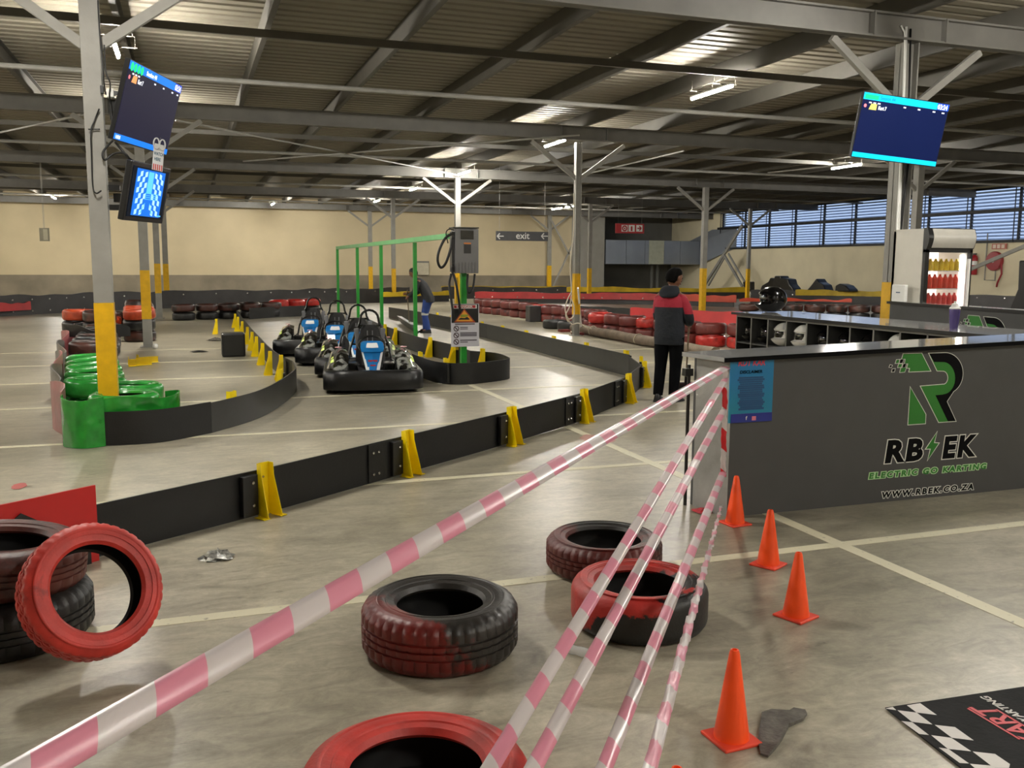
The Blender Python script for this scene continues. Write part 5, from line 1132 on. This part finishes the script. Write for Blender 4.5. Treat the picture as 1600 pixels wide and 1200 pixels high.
for (p0_,p1_,X_,w_,l) in (((1490,432),(1640,368),27.4,.13,'grey diagonal brace crossing before the hose reel'),((1102,444),(1160,352),28.6,.16,'dark diagonal brace by the far right wall rising right'),((1107,446),(1132,402),28.6,.1,'second thin brace beside the rising one'),
                      ((1131,398),(1160,448),28.6,.14,'dark diagonal brace by the far right wall falling right'),((1138,396),(1166,445),28.6,.1,'thin brace beside the falling one'),((846,430),(887,405),0,0,''),):
    if not w_: continue
    p,q = atx(*p0_,X_),atx(*p1_,X_); q.z = min(q.z,4.9); tag(MB().bar(p,q,w_*.6,w_).build('steel_brace', M_steel), l, 'brace','steel braces')
for (p0_,p1_,l) in (((862,345),(890,398),'thin brace left of the grey panels falling right'),((864,448),(900,370),'thin brace left of the grey panels rising right')):
    p,q = aty(*p0_,48.6),aty(*p1_,48.6); tag(MB().bar(p,q,.06,.09).build('steel_brace', M_steel), l, 'brace','steel braces')
# pipe rail along the louvres
p,q = atx(1060,350,29.2),atx(1640,300,29.2); 
# black heaps on the right barrier, hanging rubber flap
def heap(pts, X_, label, t=.5):
    Q = [atx(a,b,X_) for a,b in pts]; n = len(Q); mb = MB(); mb.add(Q+[q+Vector((t,0,0)) for q in Q],[tuple(range(n)),tuple(range(n,2*n))[::-1]]+[(i,(i+1)%n,n+(i+1)%n,n+i) for i in range(n)])
    tag(mb.build('rubber_heap', M_blk, bevel=.05), label, 'rubber')
heap([(1186,456),(1190,446),(1200,440),(1203,434),(1209,435),(1210,431),(1219,431),(1220,434),(1231,436),(1233,444),(1238,450),(1240,456)],27.0,'stepped heap of black rubber blocks above the helmet shelf')
heap([(1258,456),(1266,447),(1275,435),(1279,441),(1286,445),(1290,456)],27.0,'pointed black rubber piece on the right barrier'); heap([(1304,456),(1305,446),(1311,443),(1320,446),(1326,452),(1327,456)],27.0,'small rounded black rubber piece on the right barrier')
heap([(1592,407),(1640,407),(1640,486),(1575,486),(1590,452)],26.0,'large black rubber sheet hanging at the right edge of the photo',.08)
heap([(1160,440),(1172,440),(1172,453),(1168,456),(1162,453)],28.2,'small dark box on the thin column by the right wall',.3)
# carpet roll, leaning pole, cables and foot of the central column
p,q = at(896,519),at(1118,562); p.z=q.z=.115
rl = []; 
for k in range(13): c_ = p.lerp(q,k/12); rl.append((c_.x,c_.y,.115+.006*math.sin(k*1.7)))
ro = MB().tube(rl,[.105+.008*math.sin(k*2.1) for k in range(13)],14).build('carpet_roll', mat('roll_grey_brown','#77695a',.85,0,.25,5,.3,20), smooth=40); tag(ro,'long grey brown carpet roll lying on the floor from the central column to the counter','roll')
for k in (2.2,6.5,9.6):
    c_ = p.lerp(q,k/12); d_ = (q-p).normalized(); s1 = d_.cross(Vector((0,0,1))); MB().tube([c_+s1*(.118*math.cos(a*PI/7))+Vector((0,0,.118*math.sin(a*PI/7)))+d_*(.02*math.sin(a)) for a in range(14)],.01,5,closed=True).build('tie_strip', mat('pale_tie','#b0a58e',.7), ro)
YM = GY[2]+.08
wp = MB().tube([aty(903,450,YM),at(909,521,.01)],.022,7).build('white_pole', M_white); tag(wp,'thin white pole leaning on the central column','pole')
for k,(pts,l) in enumerate(([((897,302),(896,360),(894,392),(891,420),(893,455),(890,478),(884,492),(888,503)),'white cable running down the central column'],[((893,456),(886,470),(883,484),(888,498),(896,494),(897,480),(892,465)),'loop of white cable at the foot of the central column'],[((888,500),(894,508),(903,505),(914,510),(924,516)),'white cable lying across the roll by the central column'])):
    P = [aty(a,b,YM-.05) for a,b in pts[0]] if False else None
pl3 = [([(897,302),(896,360),(893,392),(891,420),(893,455),(890,478),(884,492),(888,503)],'white cable running down the central column'),([(893,456),(886,470),(883,484),(888,498),(896,494),(897,480),(892,465)],'loop of white cable at the foot of the central column'),([(888,500),(894,507),(903,505),(914,510),(924,514)],'white cable draped by the foot of the central column')]
for pts,l in pl3: tag(cab(pts,YM-.08,.014,None,mat('dirty_white','#c9c0ae',.5),'cable'),l,'cable','white cables at the central column')
for (a,b,l) in ((884,519,'red metal foot left of the central column'),(905,524,'red metal foot in front of the central column'),(915,520,'red metal foot right of the central column')):
    p = at(a,b); tag(MB().box((p.x,p.y+.1,.03),(.26,.18,.06)).build('column_foot', mat('rust_red','#6d2622',.6,0,.2)),l,'foot','red feet of the central column')
c_ = at(837,503); tag(MB().box((c_.x,c_.y+.2,.23),(.36,.36,.46)).build('grey_bin', M_dbelt, bevel=.02),'dark square bin before the maroon tyres left of the central column','bin')
# ================================================================== PEOPLE
M_skin = mat('skin_brown','#6b452f',.5,0,.06,12); M_hair = mat('hair_black','#070605',.9,0,.2,60,.4,120,spec=.1)
def ell(c, rx, ry, ang=0, n=18, sq=2.0):
    out = []
    for k in range(n):
        a = 2*PI*k/n; ca,sa = math.cos(a),math.sin(a); x = rx*abs(ca)**(2/sq)*(1 if ca>=0 else -1); y = ry*abs(sa)**(2/sq)*(1 if sa>=0 else -1)
        out.append(Vector((c[0]+x*math.cos(ang)-y*math.sin(ang), c[1]+x*math.sin(ang)+y*math.cos(ang), c[2])))
    return out
def limb(mb, pts, rs, n=12):
    # interpolated tapering tube
    P = []; Rr = []
    for i in range(len(pts)-1):
        p0,p1,p2,p3 = [Vector(pts[max(0,min(len(pts)-1,i+j))]) for j in (-1,0,1,2)]
        for k in range(4):
            t = k/4; P.append(.5*((2*p1)+(p2-p0)*t+(2*p0-5*p1+4*p2-p3)*t*t+(3*p1-p0-3*p2+p3)*t**3)); Rr.append(rs[i]+(rs[i+1]-rs[i])*t)
    P.append(Vector(pts[-1])); Rr.append(rs[-1]); mb.tube(P,Rr,n); return mb
def body(t, J):
    # J: joint dict in local coordinates (x right, y forward). One continuous skinned surface.
    vs = []; es = []; rs = []
    def V(p, r, prev=None):
        vs.append(Vector(p)); rs.append(r)
        if prev is not None: es.append((prev,len(vs)-1))
        return len(vs)-1
    pel = V(J['pelvis'],(.115,.095)); sp = V(J['waist'],(.105,.085),pel); chs = V(J['chest'],(.135,.10),sp); nk = V(J['neck'],.052,chs)
    hd0 = V(Vector(J['head'])+Vector((0,0,-.05)),(.062,.07),nk); hd = V(J['head'],(.072,.088),hd0); ht = V(Vector(J['head'])+Vector((0,0,.06)),(.066,.08),hd)
    for s_ in ('l','r'):
        sh = V(J['sh'+s_],.052,chs); el = V(J['el'+s_],.040,sh); wr = V(J['wr'+s_],.026,el)
        d = (Vector(J['wr'+s_])-Vector(J['el'+s_])).normalized(); pm = V(Vector(J['wr'+s_])+d*.06,(.036,.022),wr)
        side = J['palm'+s_].normalized(); upn = d.cross(side).normalized()
        for k,(o,l) in enumerate(((-.028,.065),(-.010,.075),(.009,.07),(.026,.055))):
            b0 = Vector(J['wr'+s_])+d*.085+side*o; f1 = V(b0,.010,pm); f2 = V(b0+d*l*.5+upn*.012,.009,f1); V(b0+d*l*.7+upn*.04,.0075,f2)
        th = V(Vector(J['wr'+s_])+d*.035-side*.035,.012,pm); V(Vector(J['wr'+s_])+d*.075-side*.05+upn*.02,.009,th)
        hp_ = V(J['hip'+s_],.085,pel); kn = V(J['kn'+s_],.055,hp_); an = V(J['an'+s_],.036,kn); V(Vector(J['an'+s_])+J['toe'+s_]*.13+Vector((0,0,-.045)),.028,an)
    return skin('body', vs, es, rs, M_skin, t, 2, 0)
def headparts(t, c, fw, tilt=0, cap=None):
    c = Vector(c); fw = Vector(fw).normalized(); rt = fw.cross(Vector((0,0,1))).normalized(); up = rt.cross(fw)
    M = Matrix(((rt.x,fw.x,up.x,c.x),(rt.y,fw.y,up.y,c.y),(rt.z,fw.z,up.z,c.z),(0,0,0,1)))
    mb = MB(); mb.rings([[M@Vector((x*.072,y*.088+.0,z)) for x,y in [(math.cos(2*PI*k/16)*w,math.sin(2*PI*k/16)*w) for k in range(16)]] for z,w in ((-.095,.55),(-.08,.80),(-.05,.95),(-.01,1.03),(.04,1.02),(.08,.88),(.105,.5),(.112,.1))]); mb.build('face', M_skin, t, smooth=True)
    mb = MB(); mb.rings([[M@Vector((-.012,.086,.012)),M@Vector((.012,.086,.012)),M@Vector((0,.094,.016))],[M@Vector((-.018,.084,-.028)),M@Vector((.018,.084,-.028)),M@Vector((0,.112,-.022))]]); mb.build('nose', M_skin, t, smooth=True)
    mb = MB().box((0,.088,-.05),(.045,.012,.012),0,M); mb.build('mouth', mat('lips','#5a2f28',.5), t)
    for sx in (-1,1):
        MB().lathe([(0,0),(.011,.002),(.008,.008),(0,.010)],10,M=M@Matrix.Translation((sx*.03,.078,.02))@Matrix.Rotation(-PI/2,4,'X')).build('eye', mat('eye_dark','#181210',.2), t)
        MB().rings([[M@Vector((sx*(.070+.014*k),.005+.022*math.cos(a)*(1-.2*k),-.0+.034*math.sin(a)*(1-.2*k))) for a in [2*PI*j/10 for j in range(10)]] for k in (0,1)]).build('ear', M_skin, t, smooth=True)
    mb = MB(); rg = []
    for z,w,yo in ((-.07,.80,-.028),(-.03,1.10,-.022),(.02,1.16,-.018),(.06,1.12,-.010),(.095,.90,-.006),(.118,.55,-.004),(.126,.12,-.004)):
        rg.append([M@Vector((math.cos(2*PI*k/18)*.074*w,math.sin(2*PI*k/18)*.086*w*(1 if math.sin(2*PI*k/18)<0 else (.35 if z<.05 else .92))+yo,z+.004*math.sin(k*2.3))) for k in range(18)])
    mb.rings(rg); mb.build('hair', cap or M_hair, t, smooth=True); return M
def shoe(t, a, d, m, L_=.27):
    d = Vector((d.x,d.y,0)).normalized(); rt = Vector((d.y,-d.x,0)); mb = MB(); rg = []
    for u,w,h in ((-.075,.028,.07),(-.06,.038,.10),(0,.042,.105),(.06,.045,.075),(.12,.048,.055),(.16,.042,.042),(.185,.02,.025)):
        c = Vector((a[0],a[1],0))+d*u; rg.append([c+rt*w*x+Vector((0,0,z*h)) for x,z in ((-1,.02),(-1.05,.35),(-.8,.8),(-.3,1),(.3,1),(.8,.8),(1.05,.35),(1,.02))])
    mb.rings(rg); mb.build('shoe', m, t, smooth=50)
    MB().rings([[Vector((a[0],a[1],0))+d*u+rt*w*x+Vector((0,0,z)) for x,z in ((-1,0),(-1,.022),(1,.022),(1,0))] for u,w in ((-.08,.034),(-.05,.047),(.06,.05),(.13,.052),(.17,.044),(.192,.018))]).build('sole', mat('sole','#2a2a2a',.7), t)
def jacket_mat():
    m = bpy.data.materials.new('red_navy_jacket'); m.use_nodes = True; nt = m.node_tree; N = nt.nodes; L = nt.links; b = N['Principled BSDF']; b.inputs['Roughness'].default_value=.8
    tc = N.new('ShaderNodeTexCoord'); sp = N.new('ShaderNodeSeparateXYZ'); L.new(tc.outputs['Object'],sp.inputs[0]); ax = N.new('ShaderNodeMath'); ax.operation='ABSOLUTE'; L.new(sp.outputs['X'],ax.inputs[0])
    g = N.new('ShaderNodeMapRange'); g.inputs['From Min'].default_value=.178; g.inputs['From Max'].default_value=.195; g.inputs['To Min'].default_value=1.155; g.inputs['To Max'].default_value=1.075; L.new(ax.outputs[0],g.inputs[0])
    h = N.new('ShaderNodeMath'); h.operation='GREATER_THAN'; L.new(sp.outputs['Z'],h.inputs[0]); L.new(g.outputs[0],h.inputs[1])
    x = N.new('ShaderNodeMix'); x.data_type='RGBA'; x.inputs[6].default_value=(*lin('#0b111b'),1); x.inputs[7].default_value=(*lin('#93142a'),1); L.new(h.outputs[0],x.inputs[0]); L.new(x.outputs[2],b.inputs['Base Color'])
    n = N.new('ShaderNodeTexNoise'); n.inputs['Scale'].default_value=14; bp = N.new('ShaderNodeBump'); bp.inputs['Strength'].default_value=.4; bp.inputs['Distance'].default_value=.03; L.new(tc.outputs['Object'],n.inputs['Vector']); L.new(n.outputs[0],bp.inputs['Height']); L.new(bp.outputs[0],b.inputs['Normal']); return m
pf = at(1043,628); HS = 1.0
man = thing('person','man in red and navy hooded jacket and black trousers, sweeping beside the counter','person',(pf.x,pf.y,0),-math.atan2(pf.x,pf.y)-.30)
J = dict(pelvis=(0,0,.86),waist=(0,0,1.0),chest=(0,.01,1.22),neck=(.01,.03,1.37),head=(.03,.06,1.485),
  shl=(-.14,0,1.27),ell=(-.165,.08,1.04),wrl=(-.05,.27,.96),shr=(.14,0,1.27),elr=(.20,.05,1.04),wrr=(.15,.27,.965),palml=Vector((0,0,1)),palmr=Vector((0,0,1)),
  hipl=(-.085,0,.82),knl=(-.10,.02,.45),anl=(-.115,-.02,.09),toel=Vector((-.15,1,0)).normalized(),hipr=(.085,0,.82),knr=(.07,.05,.45),anr=(.06,.03,.09),toer=Vector((.35,.9,0)).normalized())
body(man,J)
headparts(man,(.03,.06,1.50),(.62,.75,-.28))
jm = jacket_mat(); mb = MB()
mb.rings([ell((0,.0,z),rx,ry,0,20,2.4) for z,rx,ry in ((.705,.172,.13),(.72,.178,.138),(.85,.180,.14),(1.0,.176,.135),(1.12,.182,.137),(1.21,.188,.135),(1.265,.172,.12),(1.305,.135,.10),(1.345,.085,.078))])
limb(mb,[(-.08,0,1.268),(-.125,0,1.24),(-.155,.03,1.13),(-.165,.08,1.03),(-.13,.17,.98),(-.07,.24,.965)],[.05,.072,.070,.066,.056,.045]); limb(mb,[(.08,0,1.268),(.13,0,1.24),(.18,.02,1.14),(.208,.05,1.03),(.19,.17,.975),(.155,.24,.965)],[.05,.076,.077,.072,.060,.048])
mb.build('jacket', jm, man, smooth=60)
M_navy = mat('navy_cloth','#0c111b',.85,0,.15,10)
mb = MB(); mb.rings([ell((.005,-.02+yo,z),rx,ry,0,18) for z,rx,ry,yo in ((1.27,.07,.04,-.10),(1.29,.11,.075,-.07),(1.33,.125,.095,-.045),(1.37,.115,.095,-.02),(1.40,.09,.08,.0),(1.41,.065,.06,.01))]); mb.build('hood', M_navy, man, smooth=True)
M_tr = mat('black_trousers','#07080a',.9,0,.2,8,spec=.1); mb = MB(); mb.rings([ell((0,0,z),rx,ry,0,18) for z,rx,ry in ((.74,.175,.115),(.78,.172,.113),(.87,.16,.105))])
limb(mb,[(-.088,0,.80),(-.098,.015,.62),(-.105,.02,.45),(-.112,.0,.25),(-.118,-.02,.08)],[.098,.088,.072,.066,.058],14); limb(mb,[(.088,0,.80),(.082,.03,.62),(.072,.05,.45),(.066,.04,.25),(.06,.03,.08)],[.098,.088,.072,.066,.058],14); mb.build('trousers', M_tr, man, smooth=60)
M_sh = mat('black_shoe','#0c0c0c',.5); shoe(man,(-.118,-.02),J['toel'],M_sh); shoe(man,(.06,.03),J['toer'],M_sh)
# broom held by the man
bp_ = at(1071,607); wm = man.matrix_basis if False else (Matrix.Translation(man.location)@Euler(man.rotation_euler).to_matrix().to_4x4())
hand = wm@Vector((.155,.30,.985)); brm = thing('broom','broom with wooden handle and dark bristle head held by the man in red and navy','broom',(bp_.x,bp_.y,0))
hd_ = Vector((bp_.x,bp_.y,.07)); MB().tube([hd_,hand+(hand-hd_)*.12],.012,8).build('handle', mat('broom_wood','#7d6f5c',.6), brm, world=True, smooth=True)
MB().tube([hd_,hd_+(hand-hd_)*.12],.02,8).build('socket', M_blk, brm, world=True); MB().box((bp_.x+.0,bp_.y,.065),(.36,.07,.04)).build('head', mat('broom_head','#3c2a28',.7), brm, world=True, bevel=.01)
MB().rings([[Vector((bp_.x+sx*.17*k,bp_.y+sy*.035*k,z)) for sx,sy in ((-1,-1),(1,-1),(1,1),(-1,1))] for z,k in ((.05,1),(.004,1.14))]).build('bristles', mat('bristles','#221d1d',.9,0,.3,80), brm, world=True)
# second worker, bending left with a wide mop
wf_ = at(667,520); wk = thing('person','worker in black jacket and blue reflective trousers bending behind the green posts','person',(wf_.x,wf_.y,0),math.radians(62))
# local: y forward (towards the photo's left)
J2 = dict(pelvis=(0,-.04,.84),waist=(0,.03,.98),chest=(0,.13,1.18),neck=(0,.25,1.32),head=(0,.33,1.42),shl=(-.16,.17,1.24),ell=(-.20,.24,.99),wrl=(-.10,.42,.88),shr=(.16,.17,1.24),elr=(.20,.24,.99),wrr=(.05,.46,.95),palml=Vector((0,0,1)),palmr=Vector((0,0,1)),
  hipl=(-.085,-.03,.80),knl=(-.09,.03,.44),anl=(-.09,-.05,.09),toel=Vector((-.1,1,0)).normalized(),hipr=(.085,-.03,.80),knr=(.09,.06,.44),anr=(.09,.06,.09),toer=Vector((.1,1,0)).normalized())
body(wk,J2); headparts(wk,(0,.33,1.43),(0,.9,-.42),cap=M_blk)
M_wj = mat('black_jacket','#1a1b1e',.75,0,.15,6,.3,14); mb = MB(); mb.rings([ell((0,y_,z),rx,ry,0,18,2.3) for y_,z,rx,ry in ((-.06,.74,.19,.13),(-.04,.86,.195,.14),(.02,.98,.19,.14),(.08,1.10,.195,.14),(.13,1.2,.19,.13),(.19,1.28,.13,.10),(.23,1.32,.08,.08))])
for s_ in (-1,1): limb(mb,[(s_*.155,.16,1.22),(s_*.205,.21,1.10),(s_*.205,.25,.99),(s_*.14,.34,.93),(s_*.07,.42,.90)],[.075,.07,.062,.052,.044])
mb.build('jacket', M_wj, wk, smooth=60)
M_bt = mat('blue_trousers','#1f3a78',.8,0,.15,6); mb = MB(); mb.rings([ell((0,-.04,z),rx,ry,0,18) for z,rx,ry in ((.72,.17,.12),(.86,.16,.11))])
limb(mb,[(-.088,-.03,.79),(-.09,.0,.62),(-.092,.03,.44),(-.092,-.02,.25),(-.09,-.05,.08)],[.10,.09,.076,.068,.062],14); limb(mb,[(.088,-.03,.79),(.09,.02,.62),(.09,.06,.44),(.09,.06,.25),(.09,.06,.08)],[.10,.09,.076,.068,.062],14); mb.build('trousers', M_bt, wk, smooth=60)
mb = MB()
for s_,y_ in ((-1,.03),(1,.058)): mb.lathe([(.079,-.03),(.080,.03)],16,c=(s_*.091,y_,.46))
mb.build('reflective_band', mat('reflective','#b8b8ae',.35), wk); shoe(wk,(-.09,-.05),J2['toel'],M_sh); shoe(wk,(.09,.06),J2['toer'],M_sh)
wmm = Matrix.Translation(wk.location)@Euler(wk.rotation_euler).to_matrix().to_4x4(); h2 = wmm@Vector((.0,.48,.93)); m0 = at(640,516); mop = thing('mop','wide grey floor squeegee pushed by the worker in blue trousers','mop',(m0.x,m0.y,0))
MB().tube([Vector((m0.x,m0.y,.12)),h2+(h2-m0)*.08],.013,7).build('handle', mat('broom_wood','#7d6f5c',.6), mop, world=True)
a,b = at(627,506),at(650,522); MB().add([(a.x,a.y,.02),(b.x,b.y,.02),(b.x-.1,b.y+.1,.22),(a.x-.1,a.y+.1,.22),(a.x+.1,a.y+.12,.0),(b.x+.1,b.y+.12,.0),(b.x+.05,b.y+.2,.2),(a.x+.05,a.y+.2,.2)],[(0,1,2,3),(4,7,6,5),(0,4,5,1),(1,5,6,2),(2,6,7,3),(3,7,4,0)]).build('head', M_beltg, mop, world=True)

def blot(cx, cy, rx, ry, m, seed, z=.0035):
    rn = random.Random(seed); n = 26; c_ = at(cx,cy); q = [Vector((c_.x+rx*(1+.25*(rn.random()-.5))*math.cos(2*PI*k/n),c_.y+ry*(1+.25*(rn.random()-.5))*math.sin(2*PI*k/n),z)) for k in range(n)]
    mb = MB(); mb.add(q,[tuple(range(n))]); return mb
struct(blot(935,686,.16,.22,None,4).build('trim_2', mat('faded_pink_paint','#b88a80',.5)))
struct(blot(30,760,.05,.10,None,6).build('trim_3', mat('red_paint_drip','#a8504a',.5)))
